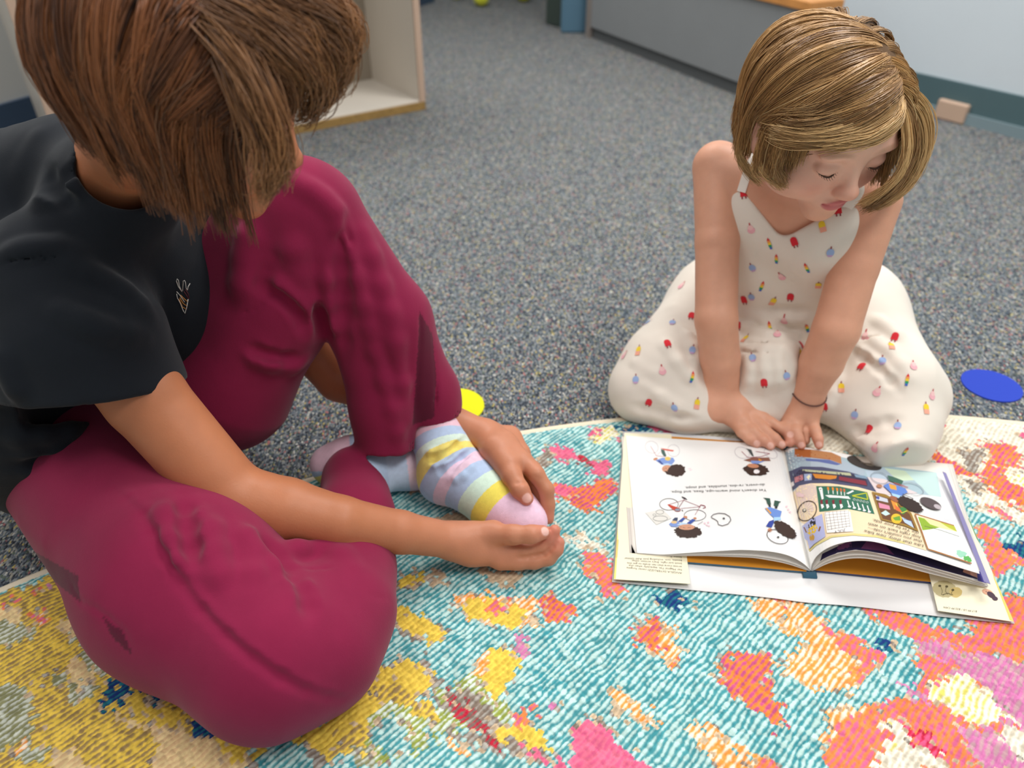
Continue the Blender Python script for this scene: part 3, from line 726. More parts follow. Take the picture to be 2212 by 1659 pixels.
# ================================================================== BOOK
bkB = ph(1752, 1238, .014); bkT = ph(1697, 972, .014)
bv = unit((bkT-bkB)[:2]); bu = np.array([bv[1], -bv[0]]); BH = .222
def on_v(px, py, vt):
    """point on the sight line of a measured edge where the book-frame coordinate v equals vt (+ slight skew)"""
    a = pz(px, py, .5); b = pz(px, py, 1.5)
    def val(p): q = p[:2]-bkB[:2]; return q@bv - .03*(q@bu) - vt
    fa, fb = val(a), val(b); return a+(b-a)*(-fa/(fb-fa))
def resample(P, n):
    P = np.array(P, float); s = np.r_[0, np.cumsum(np.linalg.norm(np.diff(P, axis=0), axis=1))]
    t = np.linspace(0, s[-1], n); Q = np.stack([np.interp(t, s, P[:, k]) for k in range(3)], 1)
    for _ in range(3): Q[1:-1] = (Q[:-2]+2*Q[1:-1]+Q[2:])/4
    return Q
class Page:
    def __init__(s, bot, top, vb=0.0, vt=BH, n=48, hmin=.016):
        s.b = resample([on_v(x, y, vb) for x, y in bot], n); s.t = resample([on_v(x, y, vt) for x, y in top], n)
        s.b[:, 2] = np.maximum(s.b[:, 2], hmin); s.t[:, 2] = np.maximum(s.t[:, 2], hmin); s.n = n
    def at(s, ST):
        ST = np.asarray(ST, float); x = np.clip(ST[:, 0], 0, 1)*(s.n-1); i = np.minimum(x.astype(int), s.n-2); f = (x-i)[:, None]
        b = s.b[i]*(1-f)+s.b[i+1]*f; t = s.t[i]*(1-f)+s.t[i+1]*f; y = ST[:, 1:2]
        return b*(1-y)+t*y
    def nrm(s, ST):
        e = 1e-3; ST = np.clip(np.asarray(ST, float), .002, .998)
        a = s.at(ST+[e, 0])-s.at(ST-[e, 0]); b = s.at(ST+[0, e])-s.at(ST-[0, e]); n = np.cross(a, b)
        n /= np.linalg.norm(n, axis=1, keepdims=True); n[n[:, 2] < 0] *= -1; return n
    def inv(s, PX):
        """measured photo pixels -> page coordinates"""
        PX = np.asarray(PX, float); ST = np.full((len(PX), 2), .5)
        def pr(ST):
            p = s.at(ST); z = p[:, 1]*cT+(CAMH-p[:, 2])*sT; u = p[:, 1]*sT-(CAMH-p[:, 2])*cT
            return np.stack([CX+F*p[:, 0]/z, CY-F*u/z], 1)
        for _ in range(14):
            r = pr(ST)-PX; e = 1e-3
            J0 = (pr(ST+[e, 0])-pr(ST-[e, 0]))/(2*e); J1 = (pr(ST+[0, e])-pr(ST-[0, e]))/(2*e)
            det = J0[:, 0]*J1[:, 1]-J0[:, 1]*J1[:, 0]; det = np.where(abs(det) < 1, 1, det)
            d0 = (r[:, 0]*J1[:, 1]-r[:, 1]*J1[:, 0])/det; d1 = (J0[:, 0]*r[:, 1]-J0[:, 1]*r[:, 0])/det
            ST = np.clip(ST-np.stack([d0, d1], 1), .0, 1.0)
        return ST
    def mesh(s, a, m, rows=24, off=0.0, th=.0005):
        g = np.array([(i/(s.n-1), j/(rows-1)) for i in range(s.n) for j in range(rows)])
        P = s.at(g)+s.nrm(g)*off; k = len(P); P2 = P-s.nrm(g)*th
        f = [(i*rows+j, (i+1)*rows+j, (i+1)*rows+j+1, i*rows+j+1) for i in range(s.n-1) for j in range(rows-1)]
        f2 = [tuple(x+k for x in q[::-1]) for q in f]
        rim = [i*rows for i in range(s.n)]+[(s.n-1)*rows+j for j in range(1, rows)]+[i*rows+rows-1 for i in range(s.n-2, -1, -1)]+[j for j in range(rows-2, 0, -1)]
        f3 = [(rim[i], rim[i]+k, rim[(i+1) % len(rim)]+k, rim[(i+1) % len(rim)]) for i in range(len(rim))]
        a.add(np.concatenate([P, P2]), f+f2+f3, m)
inks = {}
def ink(c):
    if c not in inks: inks[c] = mat('printed_ink', c, .55, .3)
    return inks[c]
class Ink:
    """prints measured flat shapes on a page"""
    def __init__(s, acc, page, x0, y0, sc_, th=.0006):
        s.a = acc; s.p = page; s.f = (x0, y0, sc_); s.layer = 1
    def uv(s, P): P = np.asarray(P, float); return s.p.inv(np.stack([s.f[0]+P[:, 0]/s.f[2], s.f[1]+P[:, 1]/s.f[2]], 1))
    def poly(s, P, c, up=None):
        V, T = tess(P, 40); st = s.uv(V)
        if up is None: s.layer += .12; up = s.layer
        s.a.add(s.p.at(st)+s.p.nrm(st)*.00012*up, T, ink(c))
    def el(s, cx, cy, rx, ry, c, ang=0, jag=0, seed=0, n=28): s.poly(ellpoly(cx, cy, rx, ry, ang, n, jag, seed), c)
    def ring(s, cx, cy, rx, ry, c, w=4, ang=0):
        s.layer += .12
        s.many(ring(cx, cy, rx, ry, w, ang), c)
    def line(s, P, c, w=4):
        s.layer += .12
        s.many(lines(P, w), c)
    def many(s, polys, c):
        V = []; T = []; n = 0
        for q in polys:
            v, t = tess(q, 40); V.append(v); T.append(t+n); n += len(v)
        V = np.concatenate(V); st = s.uv(V); s.a.add(s.p.at(st)+s.p.nrm(st)*.00012*s.layer, np.concatenate(T), ink(c))
    def text(s, txt, a, b, c, h):
        """text running from a to b (its baseline in measured pixels), height h towards the reader's up"""
        cu = bpy.data.curves.new('t', 'FONT'); cu.body = txt; cu.size = 1; cu.resolution_u = 2
        ob = bpy.data.objects.new('t', cu); COL.objects.link(ob); bpy.context.view_layer.update()
        me = ob.to_mesh(); me.calc_loop_triangles()
        V = np.array([v.co[:2] for v in me.vertices]); T = np.array([t.vertices[:] for t in me.loop_triangles])
        ob.to_mesh_clear(); bpy.data.objects.remove(ob); bpy.data.curves.remove(cu)
        if not len(T): return
        w = V[:, 0].max(); a = np.array(a, float); b = np.array(b, float); d = (b-a)/w
        up = np.array([-(b-a)[1], (b-a)[0]])/np.linalg.norm(b-a)   # upside-down lettering: its up points to the bottom of the photo
        if up[1] < 0: up = -up
        P = a+V[:, :1]*d+V[:, 1:]*up*h
        s.layer += .12; st = s.uv(P); s.a.add(s.p.at(st)+s.p.nrm(st)*.00012*s.layer, T, ink(c))

M_page = mat('glossy_page', '#f4f3f0', .32, .5); M_page2 = mat('page_edges', '#e9e2d8', .6)
M_jack = mat('white_jacket_inside', '#f3f1f0', .5, .4); M_flap = mat('cream_flap', '#f6edcf', .45, .4)
M_board = mat('teal_board', '#2c5f78', .5); M_navyb = mat('navy_board', '#252c5c', .5); M_end = mat('orange_endpaper', '#d08a22', .5)
book = thing('picture_book', 'open hardback picture book lying upside down to the camera on the round rug', 'book', (bkB[0], bkB[1], .011))
def put(a, name, lab=None, smooth=True):
    o = a.build(name, smooth=smooth); adopt(o, book)
    if lab: tag(o, lab)
    return o
def loftgrid(a, rows, m, th=.0004, n=30):
    """rows: list of polylines given as (px,py,h)"""
    R_ = [resample([ph(*p) for p in r], n) for r in rows]
    R_ = np.array(R_); k, n_, _ = R_.shape
    # refine between rows
    t = np.linspace(0, k-1, (k-1)*10+1); i = np.minimum(t.astype(int), k-2); f = (t-i)[:, None, None]; G = R_[i]*(1-f)+R_[i+1]*f
    r = len(G); V = G.reshape(-1, 3)
    fc = [(i*n+j, i*n+j+1, (i+1)*n+j+1, (i+1)*n+j) for i in range(r-1) for j in range(n-1)]
    V2 = V-np.array([0, 0, th]); o = len(V)
    rim = list(range(n))+[i*n+n-1 for i in range(1, r)]+[(r-1)*n+j for j in range(n-2, -1, -1)]+[i*n for i in range(r-2, 0, -1)]
    a.add(np.concatenate([V, V2]), fc+[tuple(x+o for x in q[::-1]) for q in fc]+[(rim[i], rim[(i+1) % len(rim)], rim[(i+1) % len(rim)]+o, rim[i]+o) for i in range(len(rim))], m)
# dust jacket
a = Acc()
loftgrid(a, [[(1322, 1257, .0125), (1492, 1274, .0125), (1715, 1296, .0125), (1745, 1306, .0125), (1765, 1306, .0125), (1795, 1303, .013), (2022, 1331, .0125), (2192, 1347, .0125)],
             [(1346, 932, .0125), (1452, 935, .0125), (1600, 948, .0125), (1680, 955, .0125), (1710, 962, .0125), (1760, 972, .0125), (1900, 1000, .0125), (2058, 1038, .0125)]], M_jack)
put(a, 'dust_jacket', 'white inside of the loose dust jacket')
class HPage(Page):
    """flat piece given by four measured corners with heights"""
    def __init__(s, b0, b1, t1, t0, n=12):
        s.n = n; s.b = np.array([ph(*b0)*(1-k)+ph(*b1)*k for k in np.linspace(0, 1, n)]); s.t = np.array([ph(*t0)*(1-k)+ph(*t1)*k for k in np.linspace(0, 1, n)])
fl = HPage((1326, 1251, .0172), (1491, 1261, .0176), (1450, 938, .0185), (1349, 935, .0185))
a = Acc(); fl.mesh(a, M_flap, 10); k = Ink(a, fl, 1310, 1120, 4.706)
k.poly([(52, 610), (95, 615), (118, 215), (110, 0), (85, 0), (75, 215)], '#f5e277'); k.poly([(70, 400), (110, 400), (125, 215), (78, 215)], '#eccb74')
k.poly([(86, 0), (112, 0), (120, -350), (104, -350)], '#e9b774'); k.poly([(104, -350), (122, -350), (128, -560), (116, -560)], '#4f9a5c'); k.poly([(116, -560), (128, -560), (150, -860), (130, -860)], '#5a3f8e')
for i, (t, x1) in enumerate([('ANGELA DITERLIZZI never forgets', 205), ('her Magical Yet, especially when she', 228), ('wrote more than ten drafts to get this', 210), ('book just right. She\'s written other', 255), ('books, too, including Just Add Glitter', 180), ('Some Bugs', 600)]):
    y = 548-i*32; k.text(t, (768, y), (x1, y-54+8*i), '#55524c', 26)
put(a, 'jacket_flap', 'cream printed flap with yellow edge', False)
# right flap, rising over the board
fr = HPage((2026, 1319, .0178), (2190, 1343, .0165), (2058, 1040, .0185), (1952, 1012, .0195))
a = Acc(); fr.mesh(a, M_flap, 10); k = Ink(a, fr, 1700, 1120, 4.32)
k.poly([(2080, 950), (2130, 966), (1960, 560), (1900, 370), (1885, 380), (1930, 560)], '#f2cf6d'); k.poly([(1885, 380), (1905, 375), (1790, 190), (1700, 0), (1690, 0), (1770, 190)], '#4c8f55')
k.el(1470, 660, 112, 76, '#c6b98c', .2, .05, 3, 40); k.el(1575, 690, 60, 48, '#d9c07c', 0, .05, 4)
for x, y in ((1425, 630), (1490, 636), (1547, 668)): k.el(x, y, 14, 11, '#5d5337')
k.line([(1435, 640), (1450, 680), (1440, 712), (1465, 716)], '#5d5337', 4); k.line([(1485, 645), (1478, 680), (1500, 712)], '#5d5337', 4); k.line([(1545, 675), (1532, 700), (1550, 718)], '#5d5337', 4); k.line([(1450, 715), (1500, 698), (1540, 716)], '#5d5337', 6)
k.el(1870, 688, 52, 26, '#e0a98a', .3); k.el(1905, 715, 46, 24, '#4a3442', .6); k.el(1940, 748, 28, 20, '#4a3442', .3); k.el(1858, 684, 5, 5, '#4a3442'); k.el(1884, 690, 5, 5, '#4a3442')
k.text('$17.99 US / $22.99 CAN', (1775, 862), (1462, 822), '#777064', 24)
for x, y in ((1672, 100), (1765, 330), (1800, 410)): k.line([(x, y), (x+14, y+18), (x+4, y+24)], '#b5627e', 5)
put(a, 'jacket_flap', 'cream printed flap with small drawings', False)
# boards with orange endpapers
def board(name, c0, c1, c2, c3, m, lab):
    a = Acc(); p = HPage(c0, c1, c2, c3); p.mesh(a, m, 8, 0, .0028); p.mesh(a, M_end, 8, .0003, .0002)
    return a, p
a, p = board('b', (1360, 1204, .0168), (1742, 1235, .0168), (1690, 960, .0168), (1352, 936, .0168), M_board, '')
k = Ink(a, p, 1310, 1120, 4.706)
for q in ([(870, 395), (1060, 400), (1120, 470), (1010, 450)], [(1180, 395), (1200, 300), (1500, 330), (1530, 470)], [(1580, 480), (1620, 400), (1900, 480), (1800, 490)]): k.poly(q, '#dca226' if q[0][0] == 1180 else '#c0741c')
k.line([(1640, 480), (1620, 430), (1700, 400), (1900, 450)], '#e8bf62', 4)
put(a, 'cover_board', 'teal board with orange endpaper', False)
a, p = board('b', (1760, 1232, .0168), (2098, 1266, .0168), (2032, 1020, .0168), (1706, 962, .0168), M_navyb, '')
k = Ink(a, p, 1700, 1120, 4.32)
for cx, cy in ((340, 430), (460, 455)): k.ring(cx, cy, 60, 38, '#a8661a', 5)
k.ring(650, 450, 34, 36, '#e9b94c', 5); k.line([(760, 430), (760, 500), (800, 505), (800, 440), (840, 445), (840, 510)], '#e9b94c', 5); k.line([(880, 450), (880, 520), (930, 530)], '#e9b94c', 5)
k.line([(560, 400), (620, 470), (580, 490)], '#a8661a', 5); k.ring(1090, 520, 30, 26, '#a8661a', 5); k.line([(1180, 500), (1180, 560), (1230, 565)], '#a8661a', 5)
put(a, 'cover_board', 'navy board with orange endpaper', False)
a = Acc(); p = HPage((1735, 1248, .0135), (1765, 1250, .0135), (1712, 965, .0135), (1686, 963, .0135)); p.mesh(a, M_board, 8, .002, .003); put(a, 'spine', 'teal spine')
# leaves
LB = [(1752, 1232), (1738, 1218), (1718, 1205), (1694, 1196), (1660, 1190), (1600, 1187), (1500, 1193), (1430, 1198), (1376, 1194)]
LT = [(1692, 976), (1684, 967), (1664, 961), (1640, 958), (1579, 955), (1460, 948), (1352, 941)]
RBt = [(1752, 1232), (1753, 1217), (1762, 1201), (1779, 1187), (1804, 1175.5), (1839, 1168), (1874, 1167), (1901, 1172), (1931, 1181), (2001, 1202), (2070, 1225), (2116, 1239)]
RT = [(1693, 976), (1695, 969), (1704, 965), (1720, 964), (1751, 968), (1792, 974), (1832, 982), (1893, 995), (1975, 1008), (2034, 1013)]
PL = Page(LB, LT); PR = Page(RBt, RT)
lowL = [([(1750, 1233), (1728, 1222), (1692, 1210), (1629, 1200), (1522, 1197), (1440, 1199), (1364, 1200)], [(1692, 977), (1664, 966), (1579, 959), (1460, 950), (1346, 943)]),
        ([(1750, 1234), (1722, 1224), (1692, 1215), (1629, 1204), (1522, 1200), (1440, 1201), (1359, 1202)], [(1692, 978), (1664, 968), (1579, 961), (1460, 952), (1342, 945)])]
for b, t in lowL:
    a = Acc(); Page(b, t, hmin=.0178).mesh(a, M_page2, 16); put(a, 'leaf', 'cream edged leaf under the open page')
lowR = [([(1752, 1233), (1765, 1216), (1785, 1203), (1815, 1193), (1848, 1187), (1885, 1192), (1955, 1210), (2047, 1236), (2131, 1262)], [(1693, 977), (1704, 968), (1751, 971), (1832, 987), (1975, 1016), (2040, 1022)], '#2b2148'),
        ([(1753, 1233), (1770, 1220), (1792, 1209), (1830, 1199), (1870, 1198), (1918, 1206), (1998, 1228), (2135, 1267)], [(1694, 978), (1706, 970), (1751, 974), (1832, 991), (1975, 1021), (2044, 1026)], None),
        ([(1753, 1234), (1775, 1222), (1800, 1212), (1835, 1205), (1870, 1205), (1918, 1214), (1998, 1236), (2133, 1269)], [(1694, 979), (1708, 971), (1751, 976), (1832, 995), (1975, 1027), (2046, 1029)], None)]
for b, t, c in lowR:
    pg = Page(b, t, hmin=.0178); a = Acc(); pg.mesh(a, M_page2, 16)
    if c:
        k = Ink(a, pg, 1700, 1120, 4.32)
        k.poly([(300, 430), (470, 320), (640, 292), (900, 330), (1400, 470), (1780, 570), (1700, 400), (1300, 250), (700, 150), (330, 330)], c)
        k.poly([(460, 300), (600, 270), (600, 215), (480, 250)], '#7d4472'); k.poly([(690, 280), (860, 300), (1000, 340), (900, 230), (740, 215)], '#7d4472'); k.poly([(1640, 500), (1790, 560), (1780, 480), (1660, 440)], '#e0a58a')
        k.poly([(1780, 580), (1860, 605), (1830, 500), (1770, 490)], '#4c3f9b')
    put(a, 'leaf', 'dark purple printed leaf' if c else 'cream edged leaf under the open page')
# edge of the coloured leaf along the right and top
a = Acc(); PL.mesh(a, M_page); k = Ink(a, PL, 1340, 930, 5.267); W = '#3a3238'; HR = '#3d2a24'; SK = '#c98a68'; JB = '#7f9ad6'
def bike(w1, w2, c='#b8a6ae', rw=4):
    for cx, cy, rx, ry, an in (w1, w2): k.ring(cx, cy, rx, ry, c, rw, an)
bike((357, 190, 76, 66, .5), (605, 230, 70, 66, .7), '#b9b2b8', 4)
k.line([(345, 180), (410, 290), (520, 298)], '#b06a78', 5); k.line([(420, 280), (480, 220), (600, 225)], '#c9b3ba', 4); k.poly([(455, 200), (610, 225), (600, 240), (500, 225)], '#d8604e')
k.poly([(460, 210), (500, 225), (525, 290), (500, 300), (470, 260)], '#47635c'); k.poly([(400, 340), (480, 310), (600, 310), (622, 345), (590, 385), (520, 395), (470, 390)], JB); k.el(540, 322, 34, 22, '#e3c565'); k.poly([(420, 345), (450, 340), (490, 385), (470, 385)], '#3c4a8c'); k.el(400, 325, 26, 14, SK, -.3)
k.poly([(490, 380), (540, 375), (600, 395), (560, 410), (500, 405)], '#bcd8f0'); k.el(535, 437, 62, 42, '#d39a7c'); k.el(640, 455, 100, 72, HR, 0, .10, 1, 44); k.poly([(500, 460), (560, 470), (600, 400), (640, 400), (640, 520), (530, 500)], HR); k.el(520, 432, 5, 5, W); k.el(498, 440, 4, 4, W)
k.line([(765, 440), (800, 430), (790, 460), (820, 445)], '#efd3dc', 4)
bike((1385, 255, 86, 62, .35), (1710, 262, 80, 50, .5), '#b9b2b8', 4)
k.line([(1380, 240), (1450, 310), (1600, 300), (1700, 265), (1540, 240)], '#a35563', 6); k.poly([(1430, 205), (1490, 220), (1520, 300), (1495, 290), (1450, 225)], '#47504f'); k.poly([(1400, 340), (1500, 310), (1690, 310), (1710, 350), (1620, 350), (1560, 380), (1480, 360)], '#8b5a4a'); k.poly([(1480, 345), (1640, 350), (1560, 385), (1500, 380)], JB); k.poly([(1570, 320), (1610, 340), (1600, 355), (1575, 345)], '#e09a3a')
k.el(1540, 450, 142, 66, HR, .1, .10, 2, 50); k.el(1510, 405, 66, 24, SK, .1); k.el(1550, 470, 34, 24, '#f5eff0', 0, .15, 3)
k.text('Yet doesn\'t mind warm-ups, fixes, and flops,', (1662, 668), (575, 690), '#3d3b3c', 40)
k.text('do-overs, re-dos, stumbles, and stops.', (1645, 606), (735, 642), '#3d3b3c', 40)
k.ring(553, 842, 106, 66, W, 5); k.ring(850, 967, 124, 64, W, 5)
k.line([(540, 848), (720, 795), (905, 868), (850, 965)], '#b08088', 5); k.line([(665, 880), (722, 795), (735, 775)], '#8d4a55', 6); k.line([(690, 890), (905, 870)], '#b08088', 5); k.poly([(535, 845), (560, 845), (680, 890), (650, 920), (600, 905)], '#c8452f'); k.el(652, 906, 34, 18, '#8c98a6'); k.ring(652, 906, 34, 18, '#a8382f', 6)
k.poly([(695, 752), (735, 765), (765, 790), (740, 788), (705, 770)], W); k.line([(900, 880), (915, 850), (960, 860), (970, 880), (940, 888)], '#8d2f3f', 8); k.line([(700, 905), (712, 922)], W, 10)
k.poly([(285, 940), (480, 900), (585, 1000), (410, 1075)], '#e7e4dc'); k.ring(450, 932, 44, 25, '#6f6c68', 5); k.ring(388, 965, 18, 11, '#6f6c68', 4); k.ring(455, 1006, 82, 30, '#6f6c68', 5)
k.poly([(553, 1070), (600, 1030), (660, 1040), (690, 1075), (640, 1100), (580, 1098)], JB); k.el(612, 1048, 34, 16, '#e3c08a'); k.poly([(590, 1025), (620, 995), (655, 995), (650, 1030)], '#3e4a66'); k.poly([(655, 1040), (720, 990), (740, 1005), (700, 1045)], '#3c56a6'); k.poly([(755, 1060), (820, 1010), (855, 1025), (800, 1068)], '#3c56a6'); k.el(740, 990, 24, 13, SK); k.el(850, 1003, 18, 11, SK)
k.poly([(640, 1080), (700, 1050), (760, 1060), (760, 1090)], '#bcd8f0'); k.el(770, 1155, 150, 72, HR, 0, .12, 5, 56); k.el(755, 1105, 92, 32, '#d39a7c'); k.line([(710, 1108), (740, 1114)], W, 4); k.line([(765, 1112), (800, 1110)], W, 4); k.el(690, 1102, 5, 4, W)
k.line([(880, 1075), (940, 1038)], '#bdb6b8', 7)
for q in ((960, 1060), (985, 1080), (1000, 1050), (1010, 1090)): k.el(q[0], q[1], 12, 9, '#f0cdd8')
P = [(1035, 985), (1060, 960), (1120, 946), (1190, 952), (1245, 985), (1258, 1025), (1225, 1070), (1160, 1090), (1115, 1075), (1108, 1040), (1080, 1018), (1040, 1000), (1035, 985)]
k.line(P, W, 7); k.el(1177, 1006, 14, 10, '#555')
k.poly([(1620, 770), (1700, 778), (1712, 850), (1672, 845), (1655, 790)], '#34564a'); k.poly([(1752, 800), (1825, 815), (1800, 835), (1790, 870), (1742, 860)], '#34564a'); k.poly([(1680, 848), (1705, 850), (1710, 880), (1692, 880)], '#2a2a30'); k.poly([(1756, 865), (1785, 870), (1780, 895), (1756, 890)], '#2a2a30')
k.poly([(1642, 890), (1700, 878), (1832, 925), (1815, 990), (1745, 1000), (1700, 960)], '#6d8fd3'); k.poly([(1645, 890), (1668, 890), (1718, 945), (1705, 958)], '#e0a040'); k.poly([(1740, 995), (1815, 990), (1825, 1020), (1745, 1040)], '#a9d0f2')
k.poly([(1655, 1098), (1690, 1040), (1742, 1022), (1742, 1060), (1720, 1110)], '#34489c'); k.el(1698, 1138, 24, 20, SK)
k.ring(1785, 1215, 124, 74, W, 7, .35); k.el(1792, 1220, 14, 10, '#555')
k.el(1870, 1135, 150, 66, HR, .65, .12, 7, 56)
for q in ((1885, 870), (1905, 905), (1925, 935)): k.el(q[0], q[1], 12, 9, '#f0cdd8')
put(a, 'leaf', 'white left page with drawings of a curly haired child and bicycles', False)

a = Acc(); PR.mesh(a, M_page); k = Ink(a, PR, 1690, 950, 4.916)
k.poly([(18, 140), (130, 100), (300, 112), (700, 200), (1000, 255), (1640, 350), (1690, 610), (1400, 570), (1000, 540), (880, 480), (300, 440), (90, 560), (50, 330)], '#a9c0c8')
k.poly([(1640, 350), (1690, 610), (1560, 590), (1400, 430), (1300, 330)], '#c3dcd8'); k.poly([(1080, 300), (1300, 330), (1400, 430), (1230, 440)], '#cfe0c4'); k.poly([(880, 330), (1080, 300), (1230, 440), (1100, 480), (920, 430)], '#b5c6d4'); k.poly([(18, 140), (300, 120), (300, 300), (60, 330)], '#9fb0bb'); k.poly([(300, 300), (300, 160), (620, 210), (880, 330), (860, 420)], '#aebcc8')
k.poly([(130, 95), (300, 105), (520, 135), (620, 180), (630, 260), (560, 220), (300, 190), (130, 180)], '#a65c2a'); k.poly([(300, 105), (520, 135), (620, 180), (630, 260), (480, 205), (300, 185)], '#b98154'); k.poly([(245, 200), (500, 215), (620, 260), (580, 272), (380, 235), (250, 225)], '#5f6ea6')
for i in range(4): k.ring(75+i*48, 232-i*8, 20, 20, '#7f86a0', 4, .4)
k.el(870, 248, 192, 62, '#3f3a38', .28); k.el(905, 252, 80, 22, '#7d7468', .28)
# tool chest
k.poly([(66, 340), (200, 285), (420, 290), (700, 340), (900, 400), (1000, 560), (800, 505), (500, 465), (300, 465), (180, 490), (110, 540)], '#4c4f6c')
k.poly([(120, 400), (180, 320), (230, 315), (750, 370), (880, 390), (905, 470), (900, 500), (500, 430), (300, 430), (150, 450)], '#35324a')
k.poly([(215, 315), (720, 355), (735, 385), (215, 335)], '#b9bc98'); k.poly([(760, 370), (880, 385), (905, 420), (780, 400)], '#7f9ab0')
k.poly([(130, 400), (215, 370), (222, 425), (135, 460)], '#c3848a'); k.el(172, 412, 34, 24, '#8c2634'); k.poly([(230, 365), (312, 362), (312, 430), (235, 440)], '#9aa6c6'); k.poly([(255, 400), (285, 370), (300, 398), (282, 430)], '#e8e0b8')
k.poly([(320, 362), (580, 385), (570, 415), (500, 425), (350, 410)], '#cf8430'); k.poly([(600, 390), (880, 440), (900, 490), (600, 430)], '#842f3d'); k.poly([(85, 470), (120, 440), (130, 480), (100, 510)], '#e8e2e0')
# lower wall
k.poly([(118, 560), (180, 490), (300, 465), (500, 465), (800, 505), (1000, 560), (1080, 560), (1090, 590), (1440, 800), (1530, 1180), (1300, 1110), (1000, 1040), (750, 1020), (520, 1040), (350, 1130), (272, 1200), (200, 900)], '#efd9b4')
k.poly([(118, 560), (180, 490), (300, 465), (360, 490), (380, 700), (200, 900)], '#dcc6bb'); k.poly([(900, 400), (1080, 420), (1440, 570), (1100, 590), (1000, 560)], '#dfcfd0')
k.line([(272, 1195), (350, 1120), (520, 1030), (750, 1008), (1000, 1028), (1300, 1098)], '#dccf8a', 22)
k.poly([(360, 495), (600, 498), (900, 560), (978, 795), (700, 740), (395, 770)], '#2f6b55')
k.poly([(385, 515), (410, 505), (425, 520), (440, 630), (420, 640), (400, 560)], '#eef0ec')
for x, y in ((485, 505), (535, 508), (580, 515), (620, 520), (655, 525)): k.poly([(x-12, y), (x+10, y+2), (x+12, y+34), (x-4, y+36)], '#e0882f' if x < 590 else '#c86a3a'); k.line([(x+3, y+36), (x+6, y+72)], '#eef0ec', 8)
k.poly([(455, 595), (500, 590), (600, 600), (700, 605), (725, 635), (600, 622), (500, 620)], '#e6ece6'); k.poly([(675, 575), (745, 540), (760, 552), (700, 582)], '#eef0ec')
for q in lines([(740, 600), (890, 570), (905, 640), (740, 600)], 12): k.poly(q, '#b8bf2c')
for x in (415, 470, 540, 615): k.poly([(x-14, 650), (x+14, 640), (x+14, 690), (x-4, 690)], '#7a2836'); k.poly([(x-6, 690), (x+20, 690), (x+30, 720), (x+5, 740)], '#eef0ec')
for i in range(5): x = 690+i*52; y = 650+i*14; k.line([(x, y), (x+20, y+62)], '#eef0ec', 11); k.el(x+22, y+66, 17, 10, '#eef0ec'); k.ring(762+i*34, 640+i*8, 12, 9, '#e6ece6', 3)
k.el(195, 590, 44, 26, '#e9c9cb', .4, .3, 8, 20)
k.ring(268, 760, 112, 90, '#3b2a28', 9, -.9)
for i in range(14):
    t = i*math.pi/7; k.line([(242, 756), (268+98*math.cos(t)*.8, 760+98*math.sin(t))], '#f4ecd9', 4)
k.el(242, 756, 20, 20, '#2d2426'); k.ring(242, 756, 10, 10, '#f4ecd9', 3)
k.poly([(220, 920), (310, 850), (425, 795), (465, 1035), (350, 1110), (280, 1180)], '#b2b6de'); k.poly([(270, 935), (330, 835), (355, 840), (362, 905), (330, 960)], '#2c2a30'); k.poly([(268, 985), (300, 940), (360, 905), (385, 950), (350, 1000), (300, 1015)], '#e8c12e'); k.el(325, 1045, 26, 36, '#c89838'); k.line([(395, 980), (410, 930)], '#8a5a3c', 16); k.line([(268, 990), (240, 930)], '#8a5a3c', 12)
k.poly([(450, 780), (690, 755), (722, 780), (755, 985), (480, 998)], '#f6f2ec')
for i in range(7): k.line([(458+i*40, 778-i*3), (492+i*38, 970-i*5)], '#7a7276', 3)
for i in range(7): k.line([(455+i*5, 780+i*31), (690+i*5, 766+i*27)], '#7a7276', 3)
k.text('JULY', (668, 962), (552, 978), '#5a5660', 36)
# shelf board with toys
k.poly([(945, 562), (1090, 590), (1180, 640), (1365, 790), (1440, 985), (1300, 930), (1040, 860)], '#97742f'); k.poly([(965, 590), (1150, 640), (1345, 800), (1410, 955), (1290, 905), (1060, 850)], '#6b4426')
k.poly([(985, 600), (1110, 640), (1120, 680), (990, 650)], '#c9cbd6'); k.el(1008, 630, 18, 18, '#3d4a9c'); k.poly([(1015, 680), (1130, 712), (1140, 755), (1025, 735)], '#d98ba6'); k.poly([(1040, 790), (1090, 760), (1140, 800), (1090, 820)], '#c4dcd8')
k.poly([(1145, 650), (1200, 640), (1230, 760), (1180, 750)], '#e09038'); k.poly([(1190, 750), (1300, 720), (1320, 770), (1275, 805)], '#3f8040'); k.line([(1200, 690), (1260, 790), (1320, 765)], '#d6d24a', 8); k.poly([(1185, 700), (1230, 730), (1270, 790), (1200, 760)], '#e06a3a')
k.el(1205, 850, 58, 52, '#e8b92f', .3); k.poly([(1165, 840), (1240, 820), (1250, 870), (1190, 870)], '#6b9a38'); k.poly([(1255, 830), (1360, 880), (1390, 950), (1290, 890)], '#b9cce4'); k.line([(1280, 850), (1370, 880)], '#40507e', 5)
for i, (t, a0, b0) in enumerate([('Like that shiny, new bike', (1495, 1128), (870, 968)), ('that you couldn\'t ride—', (1478, 1080), (905, 934)), ('hop right back on with', (1462, 1036), (912, 890)), ('the Yet by your side.', (1446, 990), (955, 850))]): k.text(t, a0, b0, '#4b4438', 40)
